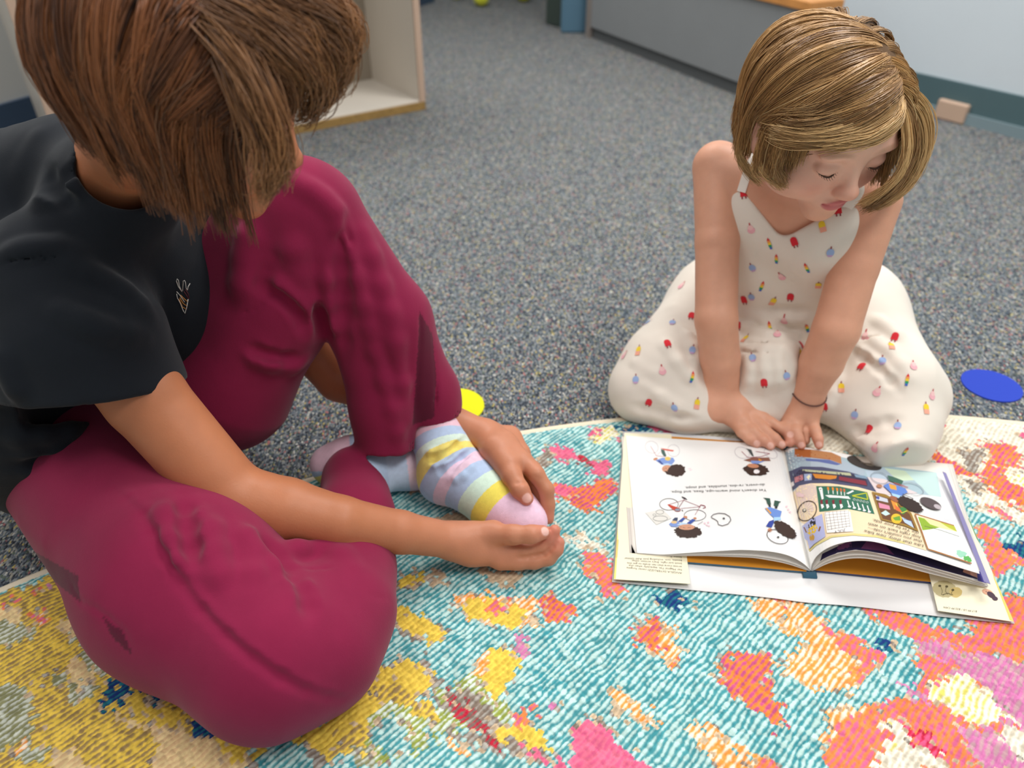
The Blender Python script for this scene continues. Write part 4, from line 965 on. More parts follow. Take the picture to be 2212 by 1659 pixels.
# window picture
k.poly([(1400, 795), (1815, 925), (1850, 1000), (1900, 1050), (2000, 1325), (1700, 1225), (1535, 1175), (1470, 980)], '#f6f8f2'); k.line([(2000, 1325), (1700, 1225), (1535, 1172), (1470, 980), (1402, 800), (1815, 925)], '#a8703f', 14)
k.poly([(1425, 820), (1820, 930), (1848, 990), (1600, 935), (1500, 960)], '#f3e9a2'); k.poly([(1660, 885), (1820, 930), (1848, 990), (1760, 950)], '#b9bd3c'); k.poly([(1430, 830), (1500, 850), (1560, 910), (1660, 945), (1560, 965), (1480, 975)], '#8fae32'); k.line([(1500, 930), (1660, 970), (1868, 1040)], '#4f4a3a', 5)
k.el(1890, 1225, 60, 34, '#9ed3b8', .3, .2, 4, 26); k.el(1955, 1275, 48, 26, '#5fae5a', .4, .25, 5, 26); k.line([(1600, 1100), (1700, 1180), (1850, 1120)], '#d5e4e6', 5)
# child on the bicycle
k.ring(1030, 418, 96, 56, '#7f8c96', 5, .3); k.ring(1380, 535, 118, 60, '#8b8f9a', 5, .3)
k.poly([(1110, 390), (1170, 405), (1280, 450), (1260, 490), (1130, 450)], '#3f6656'); k.line([(1180, 470), (1330, 520)], '#b04a50', 8); k.poly([(1065, 500), (1130, 470), (1300, 530), (1325, 570), (1230, 625), (1150, 580)], '#5f84cc'); k.poly([(1125, 480), (1200, 500), (1210, 550), (1140, 535)], '#e0a040'); k.el(1025, 505, 30, 18, '#b07a5a', .2); k.poly([(1150, 580), (1260, 610), (1240, 640), (1165, 610)], '#a9d0f2'); k.line([(1270, 590), (1385, 640)], W, 7)
k.el(1190, 645, 62, 26, '#9c5f44', .4); k.el(1350, 700, 150, 60, '#33231f', .45, .10, 9, 56)
k.el(1568, 690, 122, 50, '#564a4c', .42); k.el(1640, 725, 42, 22, '#b9aeb2', .4); k.ring(1738, 856, 28, 14, '#b9b9c0', 4, .3)
put(a, 'leaf', 'right page with colourful workshop illustration', False)
# coloured edges of lower leaves
a = Acc()
for b0, b1, t1, t0, c in (((2126, 1256, .042), (2140, 1262, .036), (2044, 1022, .030), (2036, 1018, .033), '#8d86b4'),):
    HPage(b0, b1, t1, t0).mesh(a, ink(c), 6)
put(a, 'leaf', 'lavender leaf edge', False)
# ================================================================== PEOPLE: shared
def surf(f, pts):
    """points where the sight lines of measured photo features meet a surface"""
    P = np.array([[0, 0, CAMH]]*len(pts), np.float32); D = np.array([unit(pz(x, y, 1.0)-np.array([0, 0, CAMH])) for x, y in pts], np.float32)
    R = march(f, P+D*.25, D, 60); bad = (f.d(R.astype(np.float32)) > .004) | (np.linalg.norm(R-P, axis=1) > 2.2)
    if bad.any(): print('surf miss', [p for p, b in zip(pts, bad) if b])
    return R[~bad]
def smooth_line(P, m=3):
    P = np.asarray(P); 
    if len(P) < 3: return P
    s = np.linspace(0, len(P)-1, (len(P)-1)*m+1); i = np.minimum(s.astype(int), len(P)-2); f = (s-i)[:, None]
    a = P[np.maximum(i-1, 0)]; b = P[i]; c = P[i+1]; e = P[np.minimum(i+2, len(P)-1)]
    return .5*(2*b+(c-a)*f+(2*a-5*b+4*c-e)*f**2+(3*b-a-3*c+e)*f**3)
def ridge(f, pts, r, sink=.5, k=.012, base=None, op='u'):
    P = surf(base or f, pts)
    if len(P) < 2: return
    P = smooth_line(P, 2); n = grad(base or f, P); t = np.linspace(0, 1, len(P)); w = np.clip(np.minimum(t, 1-t)*4, .12, 1)**.7
    if op == 'u': P = P-n*(r*sink+r*(1-w)*.9)[:, None]
    else: P = P+n*(r*sink+r*(1-w)*.9)[:, None]
    for i in range(len(P)-1): f.ops.append((op, Cone(P[i], P[i+1], r*(.45+.55*w[i]), r*(.45+.55*w[i+1])), k))
def crease(f, pts, r, out=.3, k=.006, base=None): ridge(f, pts, r, out, k, base, 's')
class Head:
    def __init__(s, c, fwd, up, k=1.0):
        s.c = np.array(c, float); s.F = unit(fwd); s.U = unit(np.array(up, float)-np.dot(up, s.F)*s.F); s.L = np.cross(s.U, s.F); s.k = k
    def p(s, l, f, u): return s.c+s.k*(s.L*l+s.F*f+s.U*u)
    def loc(s, V): q = (V-s.c)/s.k; return np.stack([q@s.L, q@s.F, q@s.U], 1)
    def ell(s, l, f, u, rl, rf, ru): return Ell(s.p(l, f, u), (rl*s.k, rf*s.k, ru*s.k), (s.L, s.F, s.U))
    def build(s, f):
        k = s.k
        f.u(s.ell(0, -.008, .014, .070, .088, .078), .01)
        f.u(s.ell(0, .030, -.030, .056, .052, .066), .03)
        f.u(s.ell(0, .058, .020, .050, .028, .034), .02)
        for q in (-1, 1):
            f.u(s.ell(q*.036, .050, -.044, .026, .026, .026), .022)
            f.u(s.ell(q*.046, .018, -.055, .020, .034, .028), .02)
            f.u(s.ell(q*.030, .078, .008, .020, .008, .006), .012)
            f.sub(s.ell(q*.031, .0995, -.010, .016, .013, .010), .014)
            f.u(s.ell(q*.031, .0745, -.012, .0145, .0115, .0105), .004)
            f.u(s.ell(q*.0085, .089, -.0445, .0065, .0075, .0055), .005)
            f.u(s.ell(q*.072, -.006, -.018, .0065, .017, .027), .006); f.sub(s.ell(q*.0775, -.002, -.016, .0045, .009, .016), .004)
            f.u(s.ell(q*.072, -.002, -.040, .005, .008, .010), .005)
        f.u(Cone(s.p(0, .080, -.008), s.p(0, .094, -.038), .0055*k, .0085*k), .012)
        f.u(s.ell(0, .096, -.0405, .0095, .0085, .0075), .006)
        f.u(s.ell(0, .074, -.066, .024, .014, .016), .014)
        f.u(s.ell(0, .0855, -.0615, .0165, .0065, .0042), .004); f.u(s.ell(0, .0835, -.0700, .0135, .0065, .0048), .004)
        f.fold([s.p(-.019, .079, -.0655), s.p(-.008, .0905, -.0655), s.p(.008, .0905, -.0655), s.p(.019, .079, -.0655)], .0012*k, .003, 's')
        f.u(s.ell(0, .064, -.092, .022, .019, .016), .018)
        return f
    def paint(s, V, C, lip, brow, cheek):
        q = s.loc(V); x, y, z = q.T; ax = abs(x)
        def mixc(m, c): nonlocal C; m = np.clip(m, 0, 1)[:, None]; C = C*(1-m)+np.array(lin(c))*m
        mixc(.45*np.exp(-(((ax-.037)/.018)**2+((z+.042)/.016)**2))*(y > .03), cheek)
        mixc(.35*np.exp(-((x/.010)**2+((z+.042)/.008)**2))*(y > .06), cheek)
        mixc((1.25-((x/.018)**2+((z+.066)/.0085)**2))*3*(y > .07), lip)
        zb = .0125-((ax-.030)/.02)**2*.004
        mixc(.5*np.clip(1.5-abs(z-zb)/.0028, 0, 1)*np.clip(1.6-abs(ax-.031)/.0135, 0, 1)*(y > .05), brow)
        mixc(.14*np.exp(-(((ax-.031)/.014)**2+((z+.012)/.007)**2))*(y > .05), '#a86a60')  # soft shade of the eye sockets painted into the skin colour
        return C
    def lashes(s, name, parent, m):
        for q in (-1, 1):
            a = Acc()
            pts = [s.p(q*(.031+.0145*math.sin(t)), .0850-.010*math.sin(t)**2, -.0195+.0055*math.sin(t)**2) for t in np.linspace(-1.15, 1.15, 11)]
            tube(a, pts, [.0005+.0007*math.sin(math.pi*i/10) for i in range(11)], m, 6)
            for i in range(1, 10):
                b = pts[i]; tube(a, [b, b+s.F*.003-s.U*.0015, b+s.F*.0055-s.U*.0010], [.00035, .0003, .00008], m, 4)
            o = a.build('eyelashes', smooth=True); adopt(o, parent)
def tubes_mesh(P, R, C, sides=3):
    """P (n,k,3) strands, R (k) or (n,k), C (n,3)"""
    n, k, _ = P.shape; T = np.gradient(P, axis=1); T /= np.maximum(np.linalg.norm(T, axis=2, keepdims=True), 1e-9)
    ref = np.array([.37, .61, .70]); X = np.cross(T, ref); X /= np.maximum(np.linalg.norm(X, axis=2, keepdims=True), 1e-9); Y = np.cross(T, X)
    R = np.broadcast_to(R, (n, k))[..., None]
    V = np.stack([P+R*(math.cos(a)*X+math.sin(a)*Y) for a in 2*math.pi*np.arange(sides)/sides], 2)   # n,k,s,3
    V = V.reshape(-1, 3); i, j, l = np.meshgrid(np.arange(n), np.arange(k-1), np.arange(sides), indexing='ij')
    b = (i*k+j)*sides; l2 = (l+1) % sides
    Q = np.stack([b+l, b+l2, b+sides+l2, b+sides+l], -1).reshape(-1, 4)
    return V, Q, np.repeat(C, k*sides, axis=0)
def hair_mat(name, rough=.38):
    m = bpy.data.materials.new(name); m.use_nodes = True; nt = m.node_tree; b = nt.nodes['Principled BSDF']
    a = nt.nodes.new('ShaderNodeAttribute'); a.attribute_name = 'Col'; nt.links.new(a.outputs['Color'], b.inputs['Base Color'])
    b.inputs['Roughness'].default_value = rough; b.inputs['Specular IOR Level'].default_value = .55
    return m
def slerp(a, b, t):
    w = np.arccos(np.clip((a*b).sum(-1, keepdims=True), -1, 1)); sw = np.maximum(np.sin(w), 1e-4)
    return (np.sin((1-t)*w)*a+np.sin(t*w)*b)/sw
def strands_from(G, nchild, root_sp, tip_sp, rng, wav=.0012, centre=None):
    """guides (g,k,3) -> children"""
    g, k, _ = G.shape; t = np.linspace(0, 1, k)[None, :, None]
    P = np.repeat(G, nchild, axis=0)
    off = np.clip(rng.normal(size=(len(P), 1, 3)), -1.6, 1.6)
    if centre is not None:
        rd_ = P-centre; rd_ /= np.linalg.norm(rd_, axis=2, keepdims=True); off = off-.75*rd_*(off*rd_).sum(2, keepdims=True)
    off2 = .55*off+.6*rng.normal(size=(len(P), 1, 3))
    P = P+off*root_sp*(1-t)*np.minimum(1, .6+t*2)+off2*tip_sp*t
    ph_ = rng.uniform(0, 6.28, size=(len(P), 1, 3)); fr = rng.uniform(2, 6, size=(len(P), 1, 3))
    P = P+wav*np.sin(fr*t*3+ph_)*t
    # uneven ends
    cut = rng.uniform(.86, 1.0, size=(len(P), 1)); tt = np.linspace(0, 1, k)[None]*cut*(k-1); i = np.minimum(tt.astype(int), k-2); f = (tt-i)[..., None]
    r = np.arange(len(P))[:, None]; return P[r, i]*(1-f)+P[r, i+1]*f
def nail_paint(V, C, nails, col):
    for p, r in nails:
        d = np.linalg.norm(V-np.array(p), axis=1); m = np.clip((1-d/r)*5, 0, 1)[:, None]; C = C*(1-m)+np.array(lin(col))*m
    return C
def project(V):
    z = V[:, 1]*cT+(CAMH-V[:, 2])*sT; u = V[:, 1]*sT-(CAMH-V[:, 2])*cT
    return CX+F*V[:, 0]/z, CY-F*u/z, z
def skin_mat(name):
    return mat(name, None, .48, .4, attr='Col', sss=.12, bump=(420, .12, .0012), vary=(60, .035))
def fabric(name, c, attr=None, sc_=1600, st=.35, rough=.92, sheen=.2, vary=(25, .05)):
    return mat(name, c, rough, .12, attr=attr, bump=(sc_, st, .0006, (1, 1, .45)), sheen=sheen, vary=vary)

# ================================================================== OLDER CHILD
S4 = lambda x, y: (620+x/3.253, 750+y/3.253)
def h4(x, y, h): return ph(*S4(x, y), h)
kid = thing('person', 'older child in black t-shirt and maroon trousers sitting on the rug holding a socked foot', 'person', (-.55, .78, 0.011))
KH = Head(pz(402, 172, .60), (.88, .22, -.36), (.30, .06, .86), .97)
kn = np.array((-.408, .742, .445)); kS = ph(110, 625, .36); kE = ph(503, 1076, .150); kM = ph(735, 1128, .118); kW = h4(1180, 1362, .050)
kS2 = np.array((-.40, .87, .35)); kE2 = ph(735, 815, .12); kW2 = h4(1390, 625, .082)
kb = Field(); KH.build(kb)
kb.chain([KH.p(0, -.03, -.05), kn+(.03, -.02, .03), kn], [.042, .037, .040], .02)
kb.chain([kn, (-.48, .78, .36), (-.56, .79, .22), (-.58, .79, .13)], [.036, .050, .070, .085], .03)
kb.chain([kn+(-.02, -.01, -.045), kS], [.034, .038], .02); kb.chain([kS, (kS+kE)/2, kE], [.040, .0405, .0375], .006)
kb.chain([kE, (kE+kM)/2+(0, 0, .0), kM, (kM+kW)/2, kW], [.0375, .0345, .0285, .0240, .0205], .006)
kb.chain([kn+(0, .03, -.04), kS2, kE2], [.036, .040, .034], .02)
kb.chain([kE2, (kE2+kW2)/2, kW2], [.033, .028, .0205], .006)
# near hand (palm up under the toes, thumb over them)
kb.chain([kW, h4(1300, 1330, .052), h4(1450, 1300, .055)], [.0190, .0155, .0145], .012)
kb.chain([kW, h4(1300, 1430, .037), h4(1560, 1470, .030)], [.0185, .0165, .0135], .012)
kb.chain([h4(1260, 1380, .042), h4(1480, 1390, .036)], [.018, .015], .012)
kb.chain([h4(1430, 1312, .056), h4(1590, 1318, .064), h4(1720, 1315, .067), h4(1795, 1302, .066)], [.0135, .0112, .0102, .0088], .006)
kb.chain([h4(1500, 1492, .0285), h4(1620, 1500, .0270), h4(1740, 1500, .0265), h4(1838, 1478, .030), h4(1890, 1420, .040), h4(1908, 1372, .047)], [.0130, .0110, .0100, .0094, .0086, .0075], .004)
kb.chain([h4(1520, 1435, .036), h4(1660, 1432, .038), h4(1785, 1402, .041), h4(1850, 1340, .051), h4(1880, 1288, .060)], [.012, .0092, .0088, .0082, .0072], .004)
kb.chain([h4(1500, 1420, .030), h4(1640, 1410, .026), h4(1770, 1370, .026), h4(1840, 1300, .040)], [.012, .0090, .0085, .0072], .004)
crease(kb, [S4(1600, 1478), S4(1700, 1474), S4(1800, 1458), S4(1868, 1405), S4(1896, 1340)], .0020, .35, .003); crease(kb, [S4(1760, 1300), S4(1775, 1345)], .0014, .6, .003)
kb.fold([h4(1545, 1388, .062), h4(1570, 1400, .060), h4(1640, 1405, .058)], .0022, .004, 's')
# far hand over the instep
kb.chain([kW2, h4(1470, 720, .088), h4(1560, 830, .088)], [.0185, .0185, .0165], .012)
kb.chain([kW2, h4(1520, 690, .084), h4(1655, 800, .086)], [.0175, .0175, .0130], .012)
kb.chain([kW2, h4(1560, 640, .068), h4(1650, 740, .062)], [.016, .015, .012], .012)
kb.chain([h4(1520, 800, .088), h4(1580, 905, .087), h4(1636, 1000, .082), h4(1682, 1062, .073)], [.0150, .0122, .0108, .0090], .006)
kb.chain([h4(1655, 800, .086), h4(1750, 890, .083), h4(1822, 1000, .068), h4(1833, 1105, .050), h4(1838, 1205, .036)], [.0122, .0104, .0096, .0088, .0072], .004)
kb.chain([h4(1640, 820, .070), h4(1735, 930, .062), h4(1775, 1060, .048), h4(1795, 1180, .034)], [.0115, .0094, .0088, .0074], .004)
kb.chain([h4(1650, 780, .060), h4(1750, 880, .050), h4(1795, 1000, .038), h4(1800, 1120, .028)], [.0110, .0090, .0082, .0070], .004)
kb.chain([h4(1650, 760, .056), h4(1740, 850, .042), h4(1790, 950, .030), h4(1800, 1040, .024)], [.0100, .0082, .0076, .0064], .004)
crease(kb, [S4(1590, 960), S4(1650, 950), S4(1690, 955)], .0016, .6, .003); crease(kb, [S4(1735, 905), S4(1790, 935)], .0014, .6, .003)
# legs hidden in the trousers keep the body whole
kb.chain([(-.57, .74, .12), (-.42, .60, .10), ph(640, 1415, .085)], [.075, .060, .045], .03)
kb.chain([ph(640, 1415, .085), ph(740, 1240, .065), ph(770, 1085, .05)], [.042, .036, .028], .02)
kb.chain([(-.55, .86, .13), (-.40, .86, .28), pz(660, 450, .875)], [.080, .05, .032], .03)
kb.chain([pz(660, 450, .875), pz(840, 700, .945), pz(935, 880, 1.01)], [.030, .026, .022], .02)
V, Q = mesh_field(kb, .0016, 2)
C = np.tile(lin('#b97550'), (len(V), 1)); px_, py_, _z = project(V)
C = KH.paint(V, C, '#b4605a', '#4a3224', '#c4705c')
hand = (np.clip((V[:, 0]+.15)/.12, 0, 1)*(V[:, 2] < .2))[:, None]
C = C*(1-.5*hand)+.5*hand*np.array(lin('#d08f72'))
tips = [h4(1908, 1372, .047), h4(1878, 1300, .060), h4(1838, 1205, .036), h4(1690, 1080, .073), h4(1800, 1300, .066)]
for t_ in tips:
    m_ = np.exp(-(np.linalg.norm(V-t_, axis=1)/.014)**2)[:, None]*.4; C = C*(1-m_)+m_*np.array(lin('#d97f70'))
C = nail_paint(V, C, [(surf(kb, [S4(1688, 1062)])[0], .0070), (surf(kb, [S4(1818, 1292)])[0], .0062)], '#f0bdb0')
V[:, 2] = np.maximum(V[:, 2], .0118)
me = np_mesh('body', V, Q); vcol(me, 'Col', C); me.materials.append(skin_mat('tan_skin')); o = link('body', me); adopt(o, kid)

# trousers ---------------------------------------------------------------------
kp = Field()
hipN = np.array((-.575, .735, .115)); hipF = np.array((-.53, .86, .13))
kp.chain([hipN+(-.02, .03, 0), hipF], [.100, .100], .04)
tm = ph(400, 1262, .098); kA = ph(585, 1412, .085); kB = ph(690, 1398, .070); kC = ph(738, 1320, .068)
kp.chain([hipN, tm, kA], [.098, .094, .078], .04)
kp.chain([kA, kB, kC, ph(752, 1235, .058), ph(766, 1130, .048), ph(768, 1035, .045)], [.070, .056, .050, .047, .044, .044], .03)
KF = pz(648, 452, .875)
kp.chain([hipF, (-.41, .86, .255), KF], [.105, .083, .054], .045)
kp.chain([pz(485, 825, .965), pz(590, 665, .93), KF], [.092, .066, .050], .04)
# shin: two lobes of the wide leg
fa = Field(); fa.chain([pz(668, 462, .880), pz(782, 690, .935), pz(829, 880, .965), pz(838, 1020, .985)], [.052, .044, .0405, .0400], .02)
dA = pz(838, 1020, .985)-pz(829, 880, .965); fa.cut(pz(833, 976, .962), dA+np.array([-.004, .0, 0]), .003)
fb = Field(); fb.chain([pz(690, 470, .885), pz(842, 690, .940), pz(922, 850, .985), pz(950, 930, 1.005)], [.052, .050, .0400, .0375], .02)
fb.cut(pz(938, 900, .985), pz(955, 950, 1.02)-pz(905, 800, .975)+np.array([-.018, 0, 0.0]), .003)
kp.u(fb, .02); kp.u(fa, .010)
kpb = Field(); kpb.ops = list(kp.ops)
# open hems
kp.sub(Cone(pz(836, 960, .978), pz(842, 1060, .995), .0375, .0380), .002)
kp.sub(Cone(pz(937, 880, .993), pz(955, 960, 1.015), .0355, .0360), .002)
kp.cut(ph(768, 1040, .062), ph(768, 980, .050)-ph(768, 1120, .055), .003) if False else None
dC = unit(ph(768, 1035, .050)-ph(766, 1130, .055))
# folds, pleats and seams, measured on the photograph
M = lambda x, y: (420+x/2.44, 330+y/2.44)
for pts, r in (([M(770, 330), M(800, 520), M(900, 800), M(960, 1050), M(1050, 1350), M(1085, 1560)], .0045), ([M(900, 420), M(990, 700), M(1060, 1000), M(1130, 1400)], .0055),
               ([M(470, 130), M(620, 200), M(740, 310), M(800, 480)], .0060), ([M(300, 380), M(270, 560), M(250, 800)], .012), ([M(500, 420), M(560, 640), M(640, 900)], .011),
               ([M(380, 690), M(470, 730), M(550, 840), M(600, 1000)], .009), ([M(290, 1040), M(420, 1100), M(600, 1110)], .010), ([M(700, 560), M(740, 800), M(790, 1000)], .008)):
    ridge(kp, pts, r, .45, .016, kpb)
for pts, r in (([M(800, 360), M(775, 600), M(790, 850), M(800, 1100)], .007), ([M(420, 560), M(360, 700), M(450, 760), M(540, 850), M(570, 960)], .0045), ([M(280, 1020), M(400, 1065), M(560, 1080)], .004),
               ([M(640, 800), M(680, 900), M(720, 980)], .005), ([M(1185, 830), M(1190, 1000), M(1155, 1420)], .0020), ([M(1255, 960), M(1275, 1180), M(1262, 1390)], .0018), ([M(240, 850), M(310, 830), M(380, 780)], .0018)):
    crease(kp, pts, r, .65 if r > .003 else .4, .012 if r > .003 else .003, kpb)
Bq = lambda x, y: (x/1.73, 700+y/1.73)
for pts, r in (([Bq(610, 640), Bq(640, 800), Bq(700, 940)], .009), ([Bq(700, 650), Bq(730, 800), Bq(760, 960)], .008),
               ([Bq(780, 700), Bq(800, 850), Bq(850, 1000)], .008), ([Bq(900, 760), Bq(960, 850), Bq(930, 1010)], .008), ([Bq(1000, 850), Bq(1110, 960), Bq(1150, 1080)], .008), ([Bq(1050, 840), Bq(1200, 830), Bq(1330, 900)], .008), ([Bq(80, 760), Bq(160, 820), Bq(130, 880)], .010)):
    ridge(kp, pts, r, .5, .014, kpb)
for pts, r in (([Bq(690, 640), Bq(700, 760), Bq(730, 900)], .004), ([Bq(1060, 900), Bq(1140, 1000), Bq(1150, 1090)], .0040), ([Bq(1060, 890), Bq(1160, 915), Bq(1260, 905)], .0018), ([Bq(1370, 1022), Bq(1455, 1025)], .0018),
               ([Bq(980, 800), Bq(1050, 870), Bq(1110, 930)], .004), ([Bq(120, 850), Bq(250, 930), Bq(300, 1040), Bq(350, 1060), Bq(460, 1150), Bq(490, 1230)], .0022)):
    crease(kp, pts, r, .75 if r > .003 else .4, .014 if r > .003 else .003, kpb)
sm_ = [Bq(430, 600), Bq(540, 690), Bq(620, 850), Bq(760, 1050), Bq(950, 1230), Bq(1150, 1350), Bq(1290, 1385)]
ridge(kp, sm_, .0040, .30, .005, kpb); crease(kp, [(x-4, y+10) for x, y in sm_], .0034, .45, .007, kpb)
sm_ = [M(480, 150), M(620, 220), M(740, 330), M(790, 450), M(830, 560), M(890, 780), M(960, 1080), M(1040, 1360), M(1085, 1560)]
ridge(kp, sm_, .0026, .25, .004, kpb)
# cuff of the folded leg
kp2 = Field(); kp2.u(kp, .001); kp2.ops = list(kp.ops)
V, Q = mesh_field(kp, .0026, 2, disp=lambda P: .0007*(vnoise(P[:, 0]/.03+P[:, 2]/.04, P[:, 1]/.03, 5)-.5))
V[:, 2] = np.maximum(V[:, 2], np.where(np.hypot(V[:, 0]-RC[0], V[:, 1]-RC[1]) < RR, .0112, .001))
C = np.tile(lin('#861f42'), (len(V), 1)); X_, Y_, Z_ = project(V)
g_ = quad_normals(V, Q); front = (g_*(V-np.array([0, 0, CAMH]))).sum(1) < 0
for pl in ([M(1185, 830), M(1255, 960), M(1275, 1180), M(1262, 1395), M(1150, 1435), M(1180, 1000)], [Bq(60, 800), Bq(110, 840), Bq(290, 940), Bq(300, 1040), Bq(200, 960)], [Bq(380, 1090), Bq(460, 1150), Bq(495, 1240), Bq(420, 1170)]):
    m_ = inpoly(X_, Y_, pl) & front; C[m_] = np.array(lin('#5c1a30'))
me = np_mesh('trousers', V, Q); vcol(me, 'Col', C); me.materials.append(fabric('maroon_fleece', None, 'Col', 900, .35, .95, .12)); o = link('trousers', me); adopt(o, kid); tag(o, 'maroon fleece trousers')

# socks -------------------------------------------------------------------------
BANDS = [('#f1c9d6', 0), ('#b9cbe6', 1), ('#dcefe0', 2), ('#f4e07a', 3), ('#b9cbe6', 4), ('#efcfe0', 5), ('#b9cdea', 6), ('#d9f0dc', 7), ('#f7e566', 8), ('#f3cfe4', 9)]
ks = Field()
line_ = [h4(985, 350, .112), h4(1050, 560, .085), h4(1088, 680, .075), h4(1150, 845, .060), h4(1300, 965, .052), h4(1480, 1085, .044), h4(1630, 1190, .038), h4(1700, 1235, .037)]
ks.chain(line_, [.0290, .0310, .0325, .0345, .0335, .0330, .0270, .0210], .02)
ks.u(Ell(h4(1075, 950, .040), (.026, .026, .026)), .025)
ks.u(Cone(h4(1480, 1140, .034), h4(1640, 1240, .032), .026, .020), .02)
ksb = Field(); ksb.ops = list(ks.ops)
for pts, r in (([S4(960, 750), S4(1100, 730), S4(1240, 610)], .0050), ([S4(1010, 850), S4(1120, 830), S4(1300, 700)], .0045), ([S4(1150, 940), S4(1240, 900), S4(1330, 800)], .003)): ridge(ks, pts, r, .45, .008, ksb)
for pts, r in (([S4(970, 790), S4(1110, 760), S4(1260, 640)], .004), ([S4(1040, 880), S4(1150, 850), S4(1310, 720)], .004)): crease(ks, pts, r, .4, .006, ksb)
ks.cut(line_[0], line_[0]-line_[2], .002)
V, Q = mesh_field(ks, .0013, 1)
bl = [np.array(x) for x in [line_[0], h4(1075, 640, .081), h4(1100, 710, .073), h4(1125, 765, .068), h4(1170, 845, .060), h4(1225, 885, .058), h4(1300, 940, .053), h4(1385, 1010, .048), h4(1465, 1075, .044), h4(1550, 1140, .040)]]
C = np.tile(lin(BANDS[0][0]), (len(V), 1))
for i in range(1, 10):
    n_ = unit((bl[min(i+1, 9)]-bl[i-1])*np.array([1, 1, 1])+np.array([0, -.25, 0])*np.linalg.norm(bl[min(i+1, 9)]-bl[i-1])); C[((V-bl[i])@n_) > 0] = lin(BANDS[i][0])
hd_ = np.linalg.norm(V-h4(1050, 975, .030), axis=1) < .026; C[hd_] = lin('#efc6d6')
m_sock = fabric('striped_knit', None, 'Col', 1500, .6, .95, .2, (200, .05))
me = np_mesh('sock', V, Q); vcol(me, 'Col', C); me.materials.append(m_sock); o = link('sock', me); adopt(o, kid); tag(o, 'pastel striped sock on the raised foot')
ks = Field(); ks.chain([h4(305, 825, .036), h4(470, 800, .042), h4(640, 830, .042), h4(830, 850, .036), h4(960, 850, .032), h4(1060, 860, .030)], [.0275, .028, .0290, .0260, .0230, .0190], .02)
ks.u(Cone(h4(470, 830, .045), h4(520, 960, .05), .030, .034), .03)
V, Q = mesh_field(ks, .0014, 1); V[:, 2] = np.maximum(V[:, 2], np.where(np.hypot(V[:, 0]-RC[0], V[:, 1]-RC[1]) < RR+.003, .0115, .002))
C = np.tile(lin('#c3d4ec'), (len(V), 1)); a0 = h4(160, 830, .036); ax_ = unit(h4(900, 840, .036)-a0); t_ = (V-a0)@ax_+.25*(V[:, 1]-a0[1])
for lo_, hi_, c_ in ((-.1, .060, '#efcad9'), (.060, .105, '#b9cce6'), (.132, .178, '#eed2e0'), (.178, .22, '#b9c8e0')): C[(t_ > lo_) & (t_ < hi_)] = lin(c_)
px_, py_, _z = project(V); m_ = (py_ > 750+(860+(px_-620-155)*-.14)/3.253) & (px_ < 760) ; C[m_] = lin('#b9cce6'); m_ = (py_ > 750+(905-(px_-690)*.9)/3.253) & (px_ < 765); C[m_] = lin('#f3e27c')
me = np_mesh('sock', V, Q); vcol(me, 'Col', C); me.materials.append(m_sock); o = link('sock', me); adopt(o, kid); tag(o, 'pastel striped sock on the foot lying on the rug')

# t-shirt -----------------------------------------------------------------------
kt = Field()
kt.chain([(-.595, .79, .16), (-.60, .79, .27), (-.555, .80, .37), (-.50, .80, .415)], [.120, .105, .095, .066], .04)
kt.chain([(-.565, .70, .13), (-.56, .68, .19), (-.53, .68, .27), kS+(-.02, .02, -.01)], [.100, .095, .085, .066], .04)
kt.chain([kn+(-.055, .05, -.015), kn+(-.03, .03, -.02), kn+(.018, -.016, -.002)], [.060, .055, .051], .03)
kt.chain([kn+(0, -.01, -.02), kS], [.054, .060], .03)
kt.chain([kn+(0, .06, -.03), kS2], [.056, .056], .03); kt.chain([kS2, kS2+(.07, -.02, -.11)], [.055, .050], .03)
kt.chain([(-.50, .80, .18), (-.44, .80, .27), (-.43, .76, .34)], [.095, .090, .062], .04)
sl = Field(); sE = pz(222, 800, .765)
sl.chain([kS+(-.005, .01, .0), pz(170, 735, .755), pz(220, 880, .785), pz(240, 960, .80)], [.066, .078, .083, .083], .03)
sl.cut(pz(225, 874, .70), (pz(235, 1060, .80)-pz(185, 740, .765)), .003)
kt.u(sl, .018)
ktb = Field(); ktb.ops = list(kt.ops)
kt.sub(Cone(pz(222, 850, .785), pz(250, 1000, .81), .0770, .078), .002)
T3 = lambda x, y: (x/3.318, 200+y/3.318); T2 = lambda x, y: (x/3.017, 650+y/3.017)
for pts, r in (([T3(0, 1160), T3(200, 1120), T3(430, 1110), T3(640, 1180)], .006), ([T3(430, 1190), T3(640, 1290), T3(900, 1420), T3(1090, 1590)], .006), ([T2(300, 20), T2(520, 130), T2(700, 200), T2(950, 240)], .007), ([T2(0, 300), T2(60, 480), T2(130, 640)], .007),
               ([T2(60, 1010), T2(400, 960), T2(740, 890)], .009), ([T2(80, 1130), T2(400, 1090), T2(620, 1060), T2(850, 990)], .008), ([T2(0, 900), T2(300, 880), T2(600, 830)], .007), ([T2(250, 1190), T2(500, 1150), T2(700, 1110)], .007), ([T3(120, 560), T3(260, 300), T3(330, 120)], .008), ([T3(260, 760), T3(420, 730), T3(560, 640)], .008)):
    ridge(kt, pts, r, .5, .014, ktb)
for pts, r in (([T3(0, 1235), T3(200, 1190), T3(480, 1185)], .0014), ([T2(160, 655), T2(540, 672), T2(820, 668), T2(1000, 610), T2(1110, 530)], .0010), ([T2(100, 1060), T2(400, 1030), T2(700, 960)], .006), ([T3(300, 700), T3(430, 640), T3(520, 540)], .006), ([T3(330, 520), T3(400, 700), T3(560, 830)], .006)):
    crease(kt, pts, r, .7 if r > .003 else .4, .010 if r > .003 else .002, ktb)
